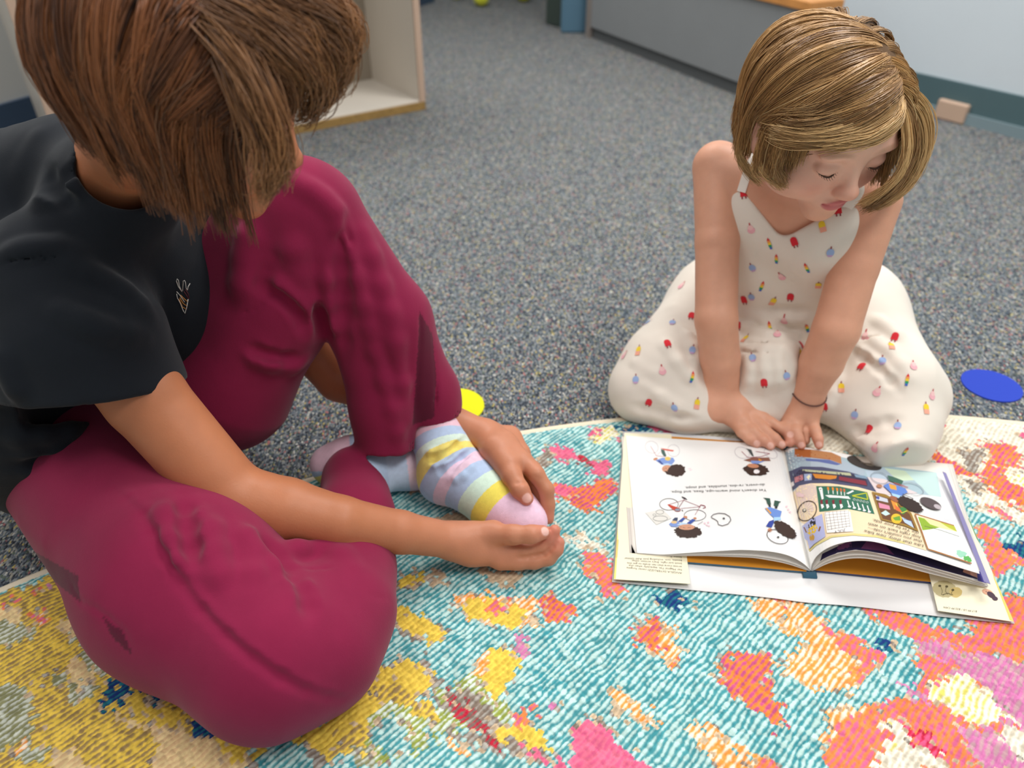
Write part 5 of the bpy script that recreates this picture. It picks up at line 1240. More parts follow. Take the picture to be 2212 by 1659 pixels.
# lower edge and neck opening
q1, q2, q3 = pz(0, 1085, .92), pz(130, 1143, .875), pz(300, 990, .90); n_ = np.cross(q2-q1, q3-q1); n_ = n_ if n_[2] < 0 else -n_
kt.cut(q2, n_, .003)
kt.sub(Cone(kn+(0, 0, -.008), KH.p(0, -.03, -.05), .0375, .046), .004)
V, Q = mesh_field(kt, .0026, 2, disp=lambda P: .0010*(vnoise(P[:, 0]/.02+P[:, 2]/.04, P[:, 1]/.02+P[:, 2]/.05, 9)-.5))
me = np_mesh('t_shirt', V, Q, mats=[fabric('black_jersey', '#1a1e24', None, 1300, .3, .85, .10)]); o = link('t_shirt', me); adopt(o, kid); tag(o, 'black short sleeved t-shirt')
# embroidered outline mark on the chest
def stitched(f, segs, w, m, name, parent, lab, lift=.0008):
    a = Acc()
    for s_, c_ in segs:
        P = surf(f, s_); P = P+grad(f, P)*lift; tube(a, [p for p in P], w, c_, 5)
    o = a.build(name, smooth=True); adopt(o, parent); tag(o, lab)
mw = mat('white_thread', '#d9d4cc', .7); mg = mat('gold_thread', '#c8843a', .6); mr = mat('wine_thread', '#5e1a26', .7)
E_ = lambda *q: [T3(x, y) for x, y in q]
stitched(kt, [(E_((1262, 1440), (1268, 1470), (1290, 1510), (1310, 1560), (1322, 1582), (1335, 1540), (1345, 1480)), mw), (E_((1300, 1425), (1275, 1390), (1260, 1350), (1265, 1335), (1275, 1345), (1282, 1390), (1300, 1422)), mw), (E_((1305, 1420), (1308, 1350), (1318, 1345), (1325, 1360), (1330, 1400), (1340, 1415)), mw),
    (E_((1340, 1415), (1345, 1390), (1358, 1368)), mw), (E_((1262, 1425), (1285, 1450), (1320, 1500)), mw), (E_((1290, 1450), (1320, 1480), (1345, 1500)), mg), (E_((1285, 1470), (1310, 1510), (1338, 1530)), mg), (E_((1280, 1480), (1305, 1535), (1330, 1550)), mg), (E_((1325, 1410), (1345, 1440), (1352, 1470)), mr), (E_((1315, 1425), (1335, 1455), (1350, 1480)), mr)], .00045, None, 'embroidered_mark', kid, 'small stitched outline mark on the chest')

# hair ---------------------------------------------------------------------------
def hair_volume(name, H, rad, extra, cutters, col, parent, lab):
    f = Field(); f.u(H.ell(0, -.008, .014, *rad), .01)
    for p, k_ in extra: f.u(p, k_)
    for p, k_ in cutters: f.sub(p, k_)
    V, Q = mesh_field(f, .0032, 2); me = np_mesh(name, V, Q); vcol(me, 'Col', np.tile(lin(col), (len(V), 1)))
    me.materials.append(hair_mat('hair_under', .95)); o = link(name, me); adopt(o, parent); tag(o, lab); return f
def hair_side(H, rng, n, part, targ, rad, off, fall, cutu, k=22, droop=1.0, fall_sp=0.0):
    """guides flowing from a part line over the head, then falling.
    part: list of local dirs; targ: list of local dirs (same parameter); off: (lo,hi) layer thickness; fall(s)->world direction; cutu(s)->length of the fall"""
    s = rng.uniform(0, 1, n); pt = np.array([unit(x) for x in part]); tg = np.array([unit(x) for x in targ]); xs = np.linspace(0, 1, len(pt)); xt = np.linspace(0, 1, len(tg))
    D0 = np.stack([np.interp(s, xs, pt[:, i]) for i in range(3)], 1); D1 = np.stack([np.interp(s, xt, tg[:, i]) for i in range(3)], 1)
    D0 += rng.normal(size=D0.shape)*.05; D1 += rng.normal(size=D1.shape)*.10
    D0 /= np.linalg.norm(D0, axis=1, keepdims=True); D1 /= np.linalg.norm(D1, axis=1, keepdims=True)
    st = rng.uniform(0, .55, n)**1.5; lay = rng.uniform(off[0], off[1], n)
    ka = k*6//10; T = np.linspace(0, 1, ka); out = []
    for i in range(n):
        t = st[i]+(1-st[i])*T; d = slerp(D0[i][None], D1[i][None], t[:, None]); R_ = np.array(rad)+ (lay[i]*np.minimum(1, (T*1.6+.25)))[:, None]
        q = d*R_+np.array([0, -.008, .014]); P = H.c+H.k*(q[:, :1]*H.L+q[:, 1:2]*H.F+q[:, 2:]*H.U)
        tan = unit(P[-1]-P[-3]); w = fall(s[i]); L = cutu(s[i])*rng.uniform(.86, 1.08); m = k-ka; P2 = []; p = P[-1].copy(); v = tan
        for j in range(m): v = unit(v*(1-.45*droop)+unit(w+rng.normal(size=3)*fall_sp)*.45*droop); p = p+v*L/m; P2.append(p.copy())
        out.append(np.concatenate([P, P2]))
    return np.array(out)
def px_guides(defs, k=22):
    out = []
    for d in defs:
        P = np.array([pz(*q) for q in d]); s = np.linspace(0, len(P)-1, k); i = np.minimum(s.astype(int), len(P)-2); f = (s-i)[:, None]
        # smooth with Catmull-Rom
        a = P[np.maximum(i-1, 0)]; b = P[i]; c = P[i+1]; e = P[np.minimum(i+2, len(P)-1)]
        out.append(.5*(2*b+(c-a)*f+(2*a-5*b+4*c-e)*f**2+(3*b-a-3*c+e)*f**3))
    return np.array(out)
def hair_colors(n, rng, dark, light, g=None, nchild=1, p=1.3):
    a = np.array(lin(dark)); b = np.array(lin(light)); w = rng.uniform(0, 1, n)**p
    if g is not None: w = np.clip(.55*np.repeat(g, nchild)+.45*w, 0, 1)
    return a*(1-w[:, None])+b*w[:, None]
rng = np.random.default_rng(4)
RK = (.073, .087, .082)
partK = [(.03, .92, .42), (.02, .6, .8), (0, .1, 1), (0, -.45, .9), (0, -.7, .7)]
down = np.array([0, 0, -1.0])
gs = []
# side towards the camera (the child's right) and the back
gs.append(hair_side(KH, rng, 190, partK, [(-.95, .50, -.12), (-1, .26, -.12), (-1, -.25, -.14), (-.75, -.75, -.20), (-.12, -1.05, -.25)], RK, (.008, .024), lambda s: unit(down+KH.F*.60*max(0, s-.3)*1.6), lambda s: .082-.02*s, fall_sp=.10))
gs.append(hair_side(KH, rng, 110, partK, [(.93, .50, -.12), (1, .28, -.12), (1, -.2, -.10), (.75, -.75, -.08), (.12, -1.05, -.10)], RK, (.008, .022), lambda s: unit(down+KH.F*.2*max(0, s-.35)*2), lambda s: .085-.03*s, fall_sp=.10))
G = np.concatenate(gs); gc = rng.uniform(0, 1, len(G)); nch = 52
P = strands_from(G, nch, .0055, .0024, rng, .0012, KH.c)
Cs = hair_colors(len(P), rng, '#2a150c', '#a8683c', gc, nch)
fr_ = px_guides([
 [(380, -60, .56), (520, -30, .525), (640, 5, .525), (720, 40, .53), (760, 95, .54), (745, 160, .55), (700, 200, .56)],
 [(360, -40, .55), (500, 10, .52), (620, 60, .52), (700, 110, .535), (712, 180, .545), (682, 235, .555), (652, 262, .56)],
 [(300, -110, .57), (455, 10, .517), (560, 80, .515), (620, 160, .53), (640, 250, .545)],
 [(400, -80, .57), (540, -50, .54), (660, -15, .535), (740, 20, .54), (772, 65, .545), (760, 125, .555)],
 [(380, -110, .58), (490, 90, .523), (560, 260, .528), (592, 350, .538), (594, 405, .545)], [(400, -100, .57), (510, 130, .523), (562, 290, .53), (574, 390, .536), (566, 435, .545)],
 [(300, -110, .57), (450, 30, .517), (550, 160, .515), (600, 270, .525), (612, 360, .535), (600, 408, .54)],
 [(380, -50, .55), (520, 10, .52), (640, 100, .52), (690, 170, .535), (668, 232, .55), (635, 255, .555)],
 [(400, -60, .56), (560, -10, .53), (680, 50, .53), (730, 125, .54), (718, 200, .555), (660, 248, .56)],
 [(360, -50, .55), (500, -5, .52), (610, 60, .52), (680, 130, .53), (705, 195, .545)],
 [(420, -80, .58), (560, -60, .55), (680, -30, .54), (748, 15, .545), (770, 50, .55)],
 [(380, -60, .55), (500, -30, .53), (610, 20, .525), (690, 85, .53), (700, 140, .545)],
 [(350, -30, .54), (470, 20, .52), (580, 90, .52), (640, 150, .53), (655, 205, .545)]])
Pf = strands_from(fr_, 110, .0095, .0045, rng, .004, KH.c)
Cf = hair_colors(len(Pf), rng, '#3a2012', '#b98352', rng.uniform(0, 1, len(fr_)), 110, 1.0)  # fringe coloured a little lighter than the sides: backlight painted into the strands
fly = []
for i in range(46):
    a0 = G[rng.integers(len(G))].copy(); a0 += np.cumsum(np.cumsum(rng.normal(size=a0.shape)*.00016, axis=0), axis=0); fly.append(a0)
fly = np.array(fly)+rng.normal(size=(46, 1, 3))*.004
k_ = P.shape[1]
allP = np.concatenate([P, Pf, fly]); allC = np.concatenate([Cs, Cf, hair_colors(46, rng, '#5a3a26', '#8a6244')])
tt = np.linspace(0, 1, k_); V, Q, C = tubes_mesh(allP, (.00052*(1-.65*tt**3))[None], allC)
hv = hair_volume('hair_base', KH, (.079, .094, .088), [(Cone(KH.p(-.045, -.01, -.01), KH.p(-.045, .005, -.045), .040, .033), .02), (Cone(KH.p(.045, -.01, -.01), KH.p(.045, .0, -.05), .040, .034), .02), (Cone(KH.p(0, -.05, -.01), KH.p(0, -.05, -.035), .045, .038), .02), (Cone(KH.p(-.05, .03, .0), KH.p(-.050, .035, -.045), .026, .022), .02)],
    [(KH.ell(.004, .115, -.055, .062, .056, .088), .012)], '#2a1c16', kid, 'dark brown hair mass')
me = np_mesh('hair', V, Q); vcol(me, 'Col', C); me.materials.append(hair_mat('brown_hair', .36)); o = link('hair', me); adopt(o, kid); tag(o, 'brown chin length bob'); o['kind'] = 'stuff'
KH.lashes('kid', kid, mat('dark_lash', '#1c1412', .6))
# ================================================================== YOUNGER CHILD
G6 = lambda x, y: (1300+x/2.4254, 550+y/2.4254)
G2 = lambda x, y: (1250+x/2.2994, y/2.2994)
def g6(x, y, h): return ph(*G6(x, y), h)
girl = thing('person', 'younger blonde child in white ice lolly print romper leaning over the open book', 'person', (.44, 1.06, .0))
GH = Head((.370, .904, .463), (.284, -.888, -.361), (.05, -.363, .931), 1.0)
gn = np.array((.392, .965, .372)); gL = np.array((.292, 1.030, .352)); gR = np.array((.478, .935, .340))
eL = ph(1547, 690, .185); wL = g6(640, 735, .058); eR = ph(1806, 712, .190); wR = g6(1078, 728, .080)
gb = Field(); GH.build(gb)
gb.chain([GH.p(0, -.02, -.05), gn], [.036, .034], .02)
gb.chain([gn, (.40, .985, .32), (.42, 1.02, .22), (.44, 1.06, .12)], [.036, .052, .055, .062], .03)
gb.chain([gL, gn+(-.01, .0, -.025)], [.034, .034], .03); gb.chain([gR, gn+(.01, -.0, -.028)], [.033, .034], .03)
gb.chain([gL+(.03, -.02, -.04), gR+(-.03, .01, -.04)], [.045, .045], .03)
gb.chain([gL, (gL+eL)/2, eL, (eL+wL)/2, wL], [.0350, .0300, .0290, .0280, .0222], .005)
gb.chain([gR, (gR+eR)/2, eR, (eR+wR)/2, wR], [.0350, .0310, .0305, .0290, .0225], .005)
# hand on the left: back of the hand and five fingers
gb.chain([wL, g6(690, 800, .050), g6(730, 870, .044)], [.0190, .0165, .0125], .012)
gb.chain([wL, g6(740, 790, .050), g6(830, 855, .043)], [.0180, .0165, .0120], .012)
gb.chain([g6(700, 870, .040), g6(735, 930, .038), g6(775, 968, .034), g6(812, 992, .030)], [.0115, .0080, .0070, .0060], .004)
gb.chain([g6(735, 870, .042), g6(790, 925, .040), g6(845, 972, .036), g6(885, 1003, .031)], [.0115, .0080, .0071, .0060], .004)
gb.chain([g6(780, 860, .043), g6(845, 910, .042), g6(905, 962, .038), g6(945, 996, .032)], [.0115, .0080, .0071, .0061], .004)
gb.chain([g6(815, 845, .043), g6(885, 880, .044), g6(945, 915, .040), g6(985, 945, .035)], [.0115, .0080, .0071, .0061], .004)
gb.chain([g6(790, 800, .046), g6(860, 830, .042), g6(905, 860, .034)], [.0125, .0085, .0068], .006)
# hand on the right
gb.chain([wR, g6(1040, 800, .060), g6(1000, 870, .047)], [.0190, .0170, .0125], .012)
gb.chain([wR, g6(1085, 800, .058), g6(1090, 870, .046)], [.0185, .0165, .0120], .012)
gb.chain([g6(985, 860, .044), g6(975, 920, .040), g6(985, 985, .032)], [.0115, .0080, .0065], .004)
gb.chain([g6(1020, 870, .045), g6(1015, 925, .043), g6(1030, 965, .038), g6(1046, 1000, .031)], [.0110, .0080, .0071, .0062], .004)
gb.chain([g6(1060, 870, .045), g6(1075, 925, .043), g6(1085, 965, .038), g6(1090, 1000, .031)], [.0105, .0076, .0068, .0058], .003) if False else None
gb.chain([g6(1092, 865, .044), g6(1118, 925, .041), g6(1132, 965, .037), g6(1138, 998, .031)], [.0110, .0078, .0070, .0062], .004)
gb.chain([g6(1055, 880, .040), g6(1062, 930, .034), g6(1068, 975, .026)], [.0100, .0074, .0062], .004)
gb.chain([g6(1000, 830, .046), g6(955, 870, .036), g6(950, 930, .028)], [.0120, .0080, .0066], .006)
# hips and folded legs hidden in the cloth
gkL = ph(1436, 800, .068); gkR = ph(1925, 838, .070)
gb.chain([(.40, 1.08, .10), (gkL+np.array((.38, 1.08, .10)))/2, gkL], [.062, .050, .042], .02); gb.chain([gkL, g6(560, 800, .045)], [.038, .030], .02)
gb.chain([(.48, 1.07, .10), (gkR+np.array((.50, 1.07, .10)))/2, gkR], [.062, .050, .042], .02); gb.chain([gkR, ph(1905, 900, .045)], [.038, .018], .02)
V, Q = mesh_field(gb, .0014, 2)
C = np.tile(lin('#dba184'), (len(V), 1)); fm_ = np.clip((.13-np.linalg.norm(V-GH.c, axis=1))/.03, 0, 1)[:, None]; C = C*(1-fm_)+fm_*np.array(lin('#e6b49e')); C = GH.paint(V, C, '#c8706f', '#a87c5c', '#d5806c')
for t_ in (g6(812, 992, .030), g6(885, 1003, .031), g6(945, 996, .032), g6(985, 945, .035), g6(985, 985, .032), g6(1046, 1000, .031), g6(1138, 998, .031)):
    m_ = np.exp(-(np.linalg.norm(V-t_, axis=1)/.011)**2)[:, None]*.45; C = C*(1-m_)+m_*np.array(lin('#cf7a66'))
ns = surf(gb, [G6(812, 990), G6(885, 1000), G6(946, 993), G6(988, 943), G6(1046, 998), G6(1138, 996)])
C = nail_paint(V, C, [(p, .0052) for p in ns], '#ecb8a6')
me = np_mesh('body', V, Q); vcol(me, 'Col', C); me.materials.append(skin_mat('fair_skin')); o = link('body', me); adopt(o, girl)
GH.lashes('girl', girl, mat('brown_lash', '#4a3020', .6))

# romper --------------------------------------------------------------------------
gr = Field()
cL = gL+(.050, -.025, -.060); cR = gR+(-.048, .010, -.060)
gr.chain([cL+(0, 0, .035), cR+(0, 0, .035)], [.046, .046], .03)
gr.chain([cL, (.378, 1.01, .215), (.395, 1.01, .150)], [.050, .056, .060], .04); gr.chain([cR, (.455, .985, .215), (.460, .99, .150)], [.050, .056, .060], .04)
gr.chain([cL, cR], [.050, .050], .03)
gr.chain([ph(1625, 655, .150), ph(1690, 668, .145), ph(1760, 655, .150)], [.028, .030, .028], .03)
wedge = Field(); ap = surf(gr, [(1689, 517)])[0]
wedge.u(Ell(ap, (.12, .12, .12)), .001)
lp, rp = surf(gr, [(1612, 418), (1800, 455)]) if len(surf(gr, [(1612, 418), (1800, 455)])) == 2 else (ap+(-.05, 0, .06), ap+(.07, 0, .04))
vd = unit(ap-np.array([0, 0, CAMH]))
nA = np.cross(lp-ap, vd); nA = nA if nA[0] < 0 else -nA
nB = np.cross(rp-ap, vd); nB = nB if nB[0] > 0 else -nB
wedge.cut(ap, nA, .018); wedge.cut(ap, nB, .018)
tl, tr = pz(1598, 398, 1.0)-pz(1598, 398, 0), pz(1835, 442, 1.0)-pz(1835, 442, 0)
top_n = np.cross(tr, tl); top_n = top_n if top_n[2] > 0 else -top_n
gr.cut(np.array([0, 0, CAMH]), top_n, .004)
gr.sub(wedge, .004)
lower = Field()
lower.chain([(.40, 1.05, .12), (.47, 1.04, .12)], [.074, .074], .03)
lower.chain([(.39, 1.09, .10), (.345, 1.06, .105), gkL], [.088, .080, .068], .04)
lower.chain([(.49, 1.08, .10), (.545, 1.04, .105), gkR], [.088, .080, .068], .04)
lower.chain([gkL, ph(1385, 845, .045), ph(1480, 878, .038), ph(1590, 892, .034)], [.060, .042, .036, .030], .03)
lower.chain([gkR, ph(1965, 862, .050), ph(1945, 925, .042), ph(1930, 975, .036)], [.060, .046, .043, .034], .03)
lower.chain([ph(1945, 925, .040), ph(1955, 1000, .032)], [.036, .022], .03)
lower.chain([ph(1830, 870, .050), ph(1900, 925, .036)], [.044, .038], .03)
lower.chain([ph(1660, 790, .095), ph(1690, 850, .050), ph(1660, 890, .030)], [.055, .045, .028], .04)
lower.chain([ph(1560, 800, .050), ph(1770, 830, .040)], [.046, .040], .04)
gr.u(lower, .014)
grb = Field(); grb.ops = list(gr.ops)
for pts, r in (([G6(705, 470), G6(860, 492), G6(1000, 488), G6(1075, 470)], .0070), ([G6(720, 350), G6(820, 400), G6(930, 430), G6(1060, 425)], .0055), ([G6(720, 300), G6(840, 330), G6(900, 380)], .0050), ([G6(940, 300), G6(1000, 340), G6(1110, 330)], .0045),
               ([G6(210, 280), G6(360, 270), G6(480, 330)], .006), ([G6(130, 440), G6(170, 560), G6(280, 620)], .006), ([G6(300, 420), G6(400, 560), G6(520, 700)], .006), ([G6(230, 690), G6(400, 800), G6(580, 880)], .005), ([G6(430, 380), G6(480, 480), G6(490, 600)], .005),
               ([G6(760, 510), G6(780, 600), G6(760, 700)], .004), ([G6(840, 510), G6(850, 600), G6(850, 720)], .004), ([G6(900, 505), G6(930, 600), G6(920, 700)], .004), ([G6(980, 500), G6(1000, 580), G6(960, 680)], .004),
               ([G6(1320, 470), G6(1420, 560), G6(1540, 690)], .006), ([G6(1380, 430), G6(1500, 500), G6(1620, 640)], .006), ([G6(1250, 600), G6(1200, 720), G6(1160, 820)], .005), ([G6(1420, 330), G6(1500, 380), G6(1580, 450)], .006),
               ([G6(1310, 950), G6(1400, 1000), G6(1540, 1010), G6(1640, 960)], .006), ([G6(1150, 900), G6(1280, 925), G6(1330, 960)], .004)):
    ridge(gr, pts, r, .5, .012, grb)
for pts, r in (([G6(860, 285), G6(960, 292), G6(1090, 285)], .0035), ([G6(700, 455), G6(860, 470), G6(1070, 455)], .0022), ([G6(700, 505), G6(860, 515), G6(1060, 500)], .0022),
               ([G6(1160, 890), G6(1290, 940), G6(1420, 895), G6(1560, 865)], .0045), ([G6(1310, 500), G6(1450, 600), G6(1560, 720)], .004), ([G6(230, 340), G6(380, 330), G6(480, 400)], .004), ([G6(150, 790), G6(300, 825), G6(500, 860)], .005), ([G6(1340, 440), G6(1400, 440), G6(1460, 420)], .002)):
    crease(gr, pts, r, .6 if r > .003 else .35, .010 if r > .003 else .003, grb)
he = ph(1915, 1000, .03); gr.cut(he, np.array([.10, -1.0, -.15]), .006)
V, Q = mesh_field(gr, .0023, 2, disp=lambda P: .0007*(vnoise(P[:, 0]/.018, P[:, 1]/.018+P[:, 2]/.03, 13)-.5))
V[:, 2] = np.maximum(V[:, 2], np.where(np.hypot(V[:, 0]-RC[0], V[:, 1]-RC[1]) < RR+.004, .0113, .001))
C = np.tile(lin('#e9dfd2'), (len(V), 1))
# printed lollies
def motif(kind):
    red, pink, blue, yel, org, grn, stk = '#d8323c', '#eeb0b8', '#9db4dc', '#f0cf3a', '#ef9a5a', '#3aa06a', '#9c4a50'
    def rr(w, h, y0, n=5): 
        return [(-w, y0), (w, y0)]+[(w*math.cos(math.pi*i/n), y0+h+w*.9*math.sin(math.pi*i/n)) for i in range(n+1)]
    if kind == 'R': return [(rr(4.2, 7, -4), red), ([(-2.9, -7), (-1.2, -7), (-1.2, -4), (-2.9, -4)], stk), ([(1.2, -7), (2.9, -7), (2.9, -4), (1.2, -4)], stk)]
    if kind == 'P': return [(ellpoly(0, -1, 4.8, 4.2, 0, 14), pink), (ellpoly(0, 2.8, 3.4, 3.2, 0, 12), '#f4c6c4'), ([(-.8, 6), (.8, 6), (.8, 9), (-.8, 9)], '#c0404a')]
    if kind == 'B': return [(ellpoly(0, 0, 4.4, 5.0, 0, 14), blue), ([(-3.6, -3), (3.6, -3), (2, -5.4), (-2, -5.4)], '#c7a3c8'), ([(-.7, 5), (.7, 5), (.7, 8), (-.7, 8)], stk)]
    if kind == 'Y': return [(rr(3.6, 4, 1), yel), ([(-3.6, -5), (3.6, -5), (3.6, 1), (-3.6, 1)], '#f0a890'), ([(-.7, 8), (.7, 8), (.7, 11), (-.7, 11)], stk)]
    return [([(-2, 4), (2, 4), (0, 8)], red), ([(-2, 1), (2, 1), (2, 4), (-2, 4)], org), ([(-2, -2), (2, -2), (2, 1), (-2, 1)], yel), ([(-2, -5), (2, -5), (2, -2), (-2, -2)], grn), ([(-1.6, -8), (1.6, -8), (1.6, -5), (-1.6, -5)], '#4a6cc0')]
ML = [('R', 820, 960), ('R', 1287, 1046), ('P', 857, 1140), ('Y', 1212, 1132), ('S', 948, 1208), ('R', 1072, 1203), ('S', 983, 1285), ('B', 1250, 1255), ('B', 863, 1330), ('S', 1133, 1330), ('P', 1010, 1375), ('S', 910, 1420), ('Y', 1190, 1420), ('R', 1052, 1476), ('B', 858, 1475), ('R', 822, 1490), ('Y', 962, 1503)]
M6 = [('P', 415, 165), ('P', 240, 250), ('B', 370, 355), ('R', 345, 465), ('Y', 190, 510), ('B', 475, 500), ('P', 318, 610), ('S', 475, 640), ('B', 178, 655), ('P', 115, 530), ('R', 245, 778), ('B', 380, 805), ('Y', 497, 790), ('R', 470, 320), ('R', 715, 375), ('S', 880, 380), ('P', 955, 350), ('S', 1075, 380), ('P', 920, 415), ('Y', 745, 445), ('R', 1048, 475), ('B', 790, 540), ('R', 850, 675), ('B', 968, 635), ('Y', 1040, 525), ('R', 1360, 585), ('B', 1470, 555), ('Y', 1520, 480), ('R', 1535, 432), ('P', 1632, 585), ('S', 1600, 655), ('Y', 1255, 705), ('P', 1442, 722), ('R', 1165, 800), ('B', 1325, 840), ('Y', 1700, 815), ('B', 1550, 895), ('S', 1590, 1030), ('P', 1430, 1015), ('R', 1400, 920), ('P', 1380, 435), ('P', 1730, 740), ('S', 655, 200), ('B', 240, 355)]
rg = random.Random(5); spots = []
for kd, pl, fn in [(k_, (x, y), G2) for k_, x, y in ML]+[(k_, (x, y), G6) for k_, x, y in M6]:
    q = surf(gr, [fn(*pl)])
    if len(q): spots.append((kd, q[0], rg.uniform(-.35, .35)))
n_ = grad(gr, V[::997]); bk = (n_*(V[::997]-np.array([0, 0, CAMH]))).sum(1) > .1
for q in V[::997][bk]:
    if all(np.linalg.norm(q-s_[1]) > .036 for s_ in spots): spots.append((rg.choice('RPBYS'), q, rg.uniform(-3, 3)))
Vd = []; Td = []; Cd = []; nd = len(V)
for kd, q, an in spots:
    nn_ = grad(gr, q[None])[0]; up = np.array([0, .45, .9]); X = unit(np.cross(up, nn_)); Y = np.cross(nn_, X); X, Y = X*math.cos(an)+Y*math.sin(an), Y*math.cos(an)-X*math.sin(an)
    for li, (poly, c_) in enumerate(motif(kd)):
        V2, T2_ = tess([(x*.0011, y*.0011) for x, y in poly], .003); W3 = q+V2[:, :1]*X+V2[:, 1:]*Y
        for _ in range(3): W3 = W3-nn_*gr.d(W3.astype(np.float32))[:, None]
        W3 = W3+nn_*(.0009+.00006*li); Vd.append(W3); Td.append(T2_+nd); nd += len(W3); Cd.append(np.tile(lin(c_), (len(W3), 1)))
V = np.concatenate([V]+Vd); C = np.concatenate([C]+Cd)
me = np_mesh('romper', V, [Q, np.concatenate(Td)]); vcol(me, 'Col', C); me.materials.append(fabric('printed_jersey', None, 'Col', 1400, .25, .9, .15, (14, .02))); o = link('romper', me); adopt(o, girl); tag(o, 'white romper printed with small coloured ice lollies')
# straps
m_str = fabric('white_strap', '#f1e9df', None, 1400, .2)
def hitpt(f, x, y, alt):
    q = surf(f, [(x, y)]); return q[0] if len(q) else alt
def strap(pts, w):
    P = np.array([.5*(2*np.array(pts[i])) for i in range(len(pts))]); a = Acc(); P = resample(P, 26); n = grad(gb, P); 
    for _ in range(3): P = P-n*gb.d(P.astype(np.float32))[:, None]*.6
    P = P+n*.0022; T = np.gradient(P, axis=0); S = np.cross(T, n); S /= np.linalg.norm(S, axis=1, keepdims=True)
    V_ = np.stack([P-S*w-n*.0012, P-S*w+n*.0006, P+S*w+n*.0006, P+S*w-n*.0012], 1).reshape(-1, 3)
    f_ = [(4*i+j, 4*i+(j+1) % 4, 4*i+4+(j+1) % 4, 4*i+4+j) for i in range(25) for j in range(4)]
    a.add(V_, f_+[(3, 2, 1, 0), (100, 101, 102, 103)], m_str); o = a.build('strap', smooth=False); adopt(o, girl)
strap([hitpt(gr, 1602, 414, cL+(0, -.05, .05)), gL+(.040, -.035, .022), gL+(.035, .0, .036), gL+(.045, .045, .010)], .0058)
strap([hitpt(gr, 1822, 460, cR+(0, -.05, .05)), gR+(-.030, -.030, .026), gR+(-.035, -.0, .036), gR+(-.03, .06, .0)], .0058)
# cord round the wrist
a = Acc(); ax_ = unit(wR-eR); x_ = unit(np.cross(ax_, (0, 1, .3))); y_ = np.cross(ax_, x_); c_ = wR-ax_*.004
P = np.array([c_+.0262*(math.cos(t)*x_+math.sin(t)*y_)+ax_*.006*math.sin(t) for t in np.linspace(0, 2*math.pi, 33)])
n = grad(gb, P); P = P-n*(gb.d(P.astype(np.float32))-.0012)[:, None]
tube(a, list(P), .0010, mat('dark_cord', '#5b3a34', .8), 6); o = a.build('wrist_cord', smooth=True); adopt(o, girl); tag(o, 'thin dark cord round the wrist')

# hair ----------------------------------------------------------------------------
rng = np.random.default_rng(11)
RG = (.073, .091, .081)
sca = Field(); sca.u(GH.ell(0, -.008, .014, *RG), .001)
pp = surf(sca, [(1862, 22), (1885, 70), (1915, 130), (1940, 190), (1948, 228)]); pl_ = GH.loc(pp)-np.array([0, -.008, .014])
part_f = [unit(q/np.array(RG)) for q in pl_][::-1]
partG = part_f+[(.12, -.35, .95), (.02, -.75, .65)]
gs = [hair_side(GH, rng, 240, partG, [(-.88, .60, .10), (-.98, .38, -.05), (-1, .10, -.18), (-1, -.25, -.25), (-.80, -.65, -.25), (-.45, -.95, -.25), (-.05, -1, -.25)], RG, (.005, .019), lambda s: unit(down*1.0+GH.F*.12*s-GH.L*.02), lambda s: .040+.022*s, fall_sp=.10),
      hair_side(GH, rng, 120, partG, [(.90, .62, -.12), (.98, .40, -.15), (1, .10, -.2), (1, -.25, -.25), (.80, -.65, -.25), (.45, -.95, -.25), (.05, -1, -.25)], RG, (.005, .020), lambda s: unit(down*1.0+GH.F*.15*(1-s)), lambda s: .075-.02*s, fall_sp=.10)]
G = np.concatenate(gs); gc = rng.uniform(0, 1, len(G)); P = strands_from(G, 48, .0044, .0026, rng, .0010, GH.c)
def ear_clear(P):
    q = GH.loc(P.reshape(-1, 3)).reshape(P.shape); hit = (q[..., 0] < -.062) & (abs(q[..., 1]+.002) < .011) & (q[..., 2] > -.030) & (q[..., 2] < .004); first = np.where(hit.any(1), np.maximum(hit.argmax(1)-1, 2), P.shape[1]-1)[:, None]; s_ = np.linspace(0, 1, P.shape[1])[None]*first; i = np.minimum(s_.astype(int), P.shape[1]-2); f = (s_-i)[..., None]; r = np.arange(len(P))[:, None]; return P[r, i]*(1-f)+P[r, i+1]*f
Cs = hair_colors(len(P), rng, '#6a4322', '#dcae70', gc, 48, 1.0); Gu = np.concatenate([hair_side(GH, rng, 620, partG, [(-.88, .60, .10), (-.98, .38, -.05), (-1, .10, -.18), (-1, -.25, -.25), (-.80, -.65, -.25), (-.45, -.95, -.25), (-.05, -1, -.25)], RG, (.004, .010), lambda s: unit(down+GH.F*.12*s), lambda s: .030+.02*s), hair_side(GH, rng, 300, partG, [(.90, .62, -.12), (.98, .40, -.15), (1, .10, -.2), (1, -.25, -.25), (.80, -.65, -.25), (.45, -.95, -.25), (.05, -1, -.25)], RG, (.004, .010), lambda s: unit(down), lambda s: .06)])
Pu = strands_from(Gu, 9, .0030, .0026, rng, .0008, GH.c); P = np.concatenate([P, Pu]); Cs = np.concatenate([Cs, hair_colors(len(Pu), rng, '#6a4322', '#c8995e')]); P = ear_clear(P)
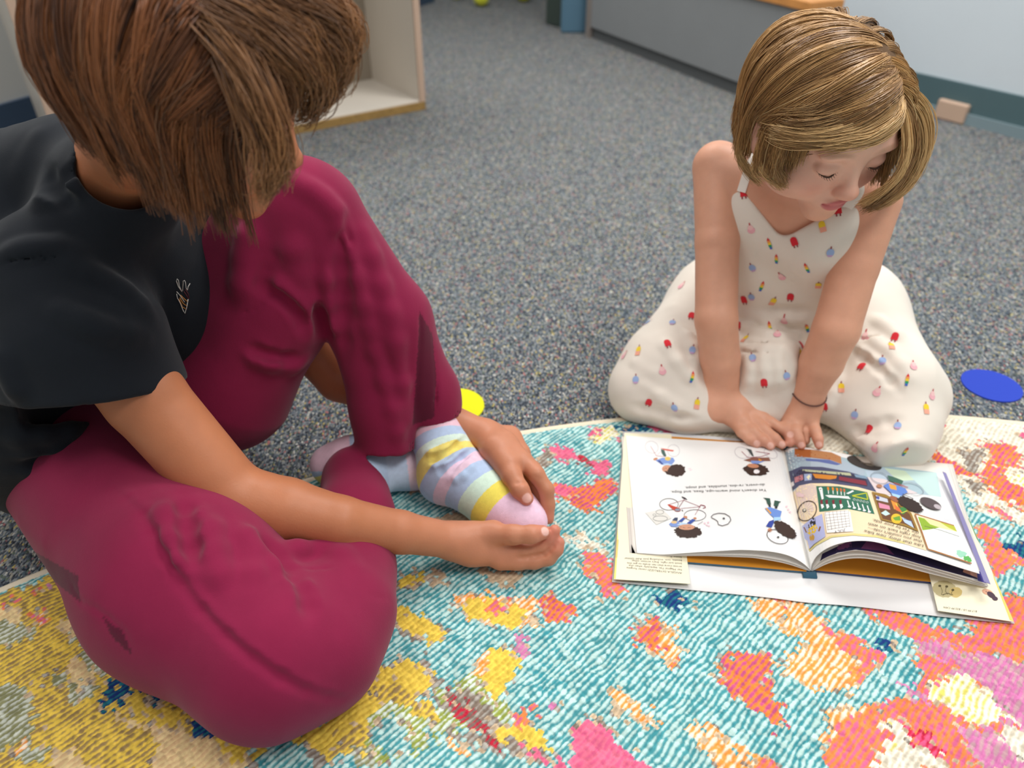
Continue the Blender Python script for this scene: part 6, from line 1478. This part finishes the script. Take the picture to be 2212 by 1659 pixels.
fr_ = px_guides([
 [(1948, 215, .812), (1925, 255, .800), (1870, 288, .795), (1800, 306, .797), (1730, 308, .812), (1680, 296, .835), (1652, 282, .86)],
 [(1945, 200, .815), (1905, 245, .798), (1840, 280, .792), (1760, 295, .800), (1690, 285, .825), (1655, 270, .86)],
 [(1940, 180, .815), (1880, 225, .795), (1800, 262, .792), (1720, 270, .810), (1665, 255, .85)],
 [(1925, 150, .815), (1850, 190, .795), (1770, 228, .795), (1690, 240, .825), (1650, 235, .87)],
 [(1910, 120, .818), (1830, 150, .798), (1745, 190, .805), (1670, 215, .845), (1635, 230, .885)],
 [(1890, 80, .825), (1810, 105, .805), (1720, 150, .820), (1655, 195, .865), (1625, 235, .90)],
 [(1950, 222, .815), (1940, 262, .80), (1890, 298, .795), (1830, 312, .797), (1770, 318, .805)],
 [(1948, 215, .815), (1968, 260, .830), (1972, 320, .845), (1950, 380, .860), (1905, 425, .872), (1862, 448, .885)],
 [(1950, 205, .820), (1985, 255, .845), (1992, 320, .865), (1965, 385, .880), (1918, 432, .890), (1868, 455, .90)],
 [(1945, 190, .825), (1992, 240, .862), (2003, 305, .885), (1985, 370, .90), (1940, 420, .905), (1890, 445, .91)],
 [(1945, 215, .815), (1958, 270, .825), (1958, 330, .838), (1935, 385, .850), (1895, 420, .862), (1860, 440, .875)],
 [(1930, 160, .83), (1985, 215, .875), (2008, 270, .905), (2000, 330, .92), (1965, 385, .925), (1930, 415, .93)],
 [(1650, 250, .86), (1622, 290, .885), (1612, 335, .895), (1640, 375, .895), (1690, 400, .885)],
 [(1660, 300, .865), (1640, 330, .875), (1645, 365, .88), (1672, 390, .878), (1694, 402, .872)],
 [(1640, 240, .875), (1606, 290, .905), (1596, 330, .915), (1612, 365, .92), (1640, 395, .915)],
 [(1690, 305, .845), (1672, 330, .858), (1676, 362, .862), (1692, 392, .860)],
 [(1645, 285, .872), (1628, 325, .882), (1622, 360, .890), (1645, 392, .890)]])
Pf = strands_from(fr_, 190, .0046, .0042, rng, .0016, GH.c)
Cf = hair_colors(len(Pf), rng, '#724a26', '#e8c084', rng.uniform(0, 1, len(fr_)), 190, .9)
Pf = ear_clear(Pf)
fly = G[rng.integers(0, len(G), 40)]; fly = fly+np.cumsum(np.cumsum(rng.normal(size=fly.shape)*.00014, axis=1), axis=1)+rng.normal(size=(40, 1, 3))*.004
k_ = P.shape[1]; tt = np.linspace(0, 1, k_)
V, Q, C = tubes_mesh(np.concatenate([P, Pf, fly]), (.00050*(1-.6*tt**3))[None], np.concatenate([Cs, Cf, hair_colors(40, rng, '#a98a5e', '#d8ba8a')]))
hair_volume('hair_base', GH, (.0775, .0965, .0865), [(Cone(GH.p(.045, -.03, -.01), GH.p(.050, -.02, -.06), .034, .026), .02), (Cone(GH.p(0, -.05, -.01), GH.p(0, -.05, -.05), .045, .034), .02), (Cone(GH.p(-.045, -.035, -.01), GH.p(-.048, -.030, -.045), .034, .026), .02)],
    [(GH.ell(-.012, .118, -.035, .062, .060, .082), .010), (GH.ell(-.080, .012, -.022, .016, .026, .030), .008), (GH.ell(-.060, .060, -.060, .03, .05, .05), .01)], '#5e4429', girl, 'blonde hair mass')
me = np_mesh('hair', V, Q); vcol(me, 'Col', C); me.materials.append(hair_mat('blonde_hair', .36)); o = link('hair', me); adopt(o, girl); tag(o, 'blonde bob swept over from a side parting'); o['kind'] = 'stuff'
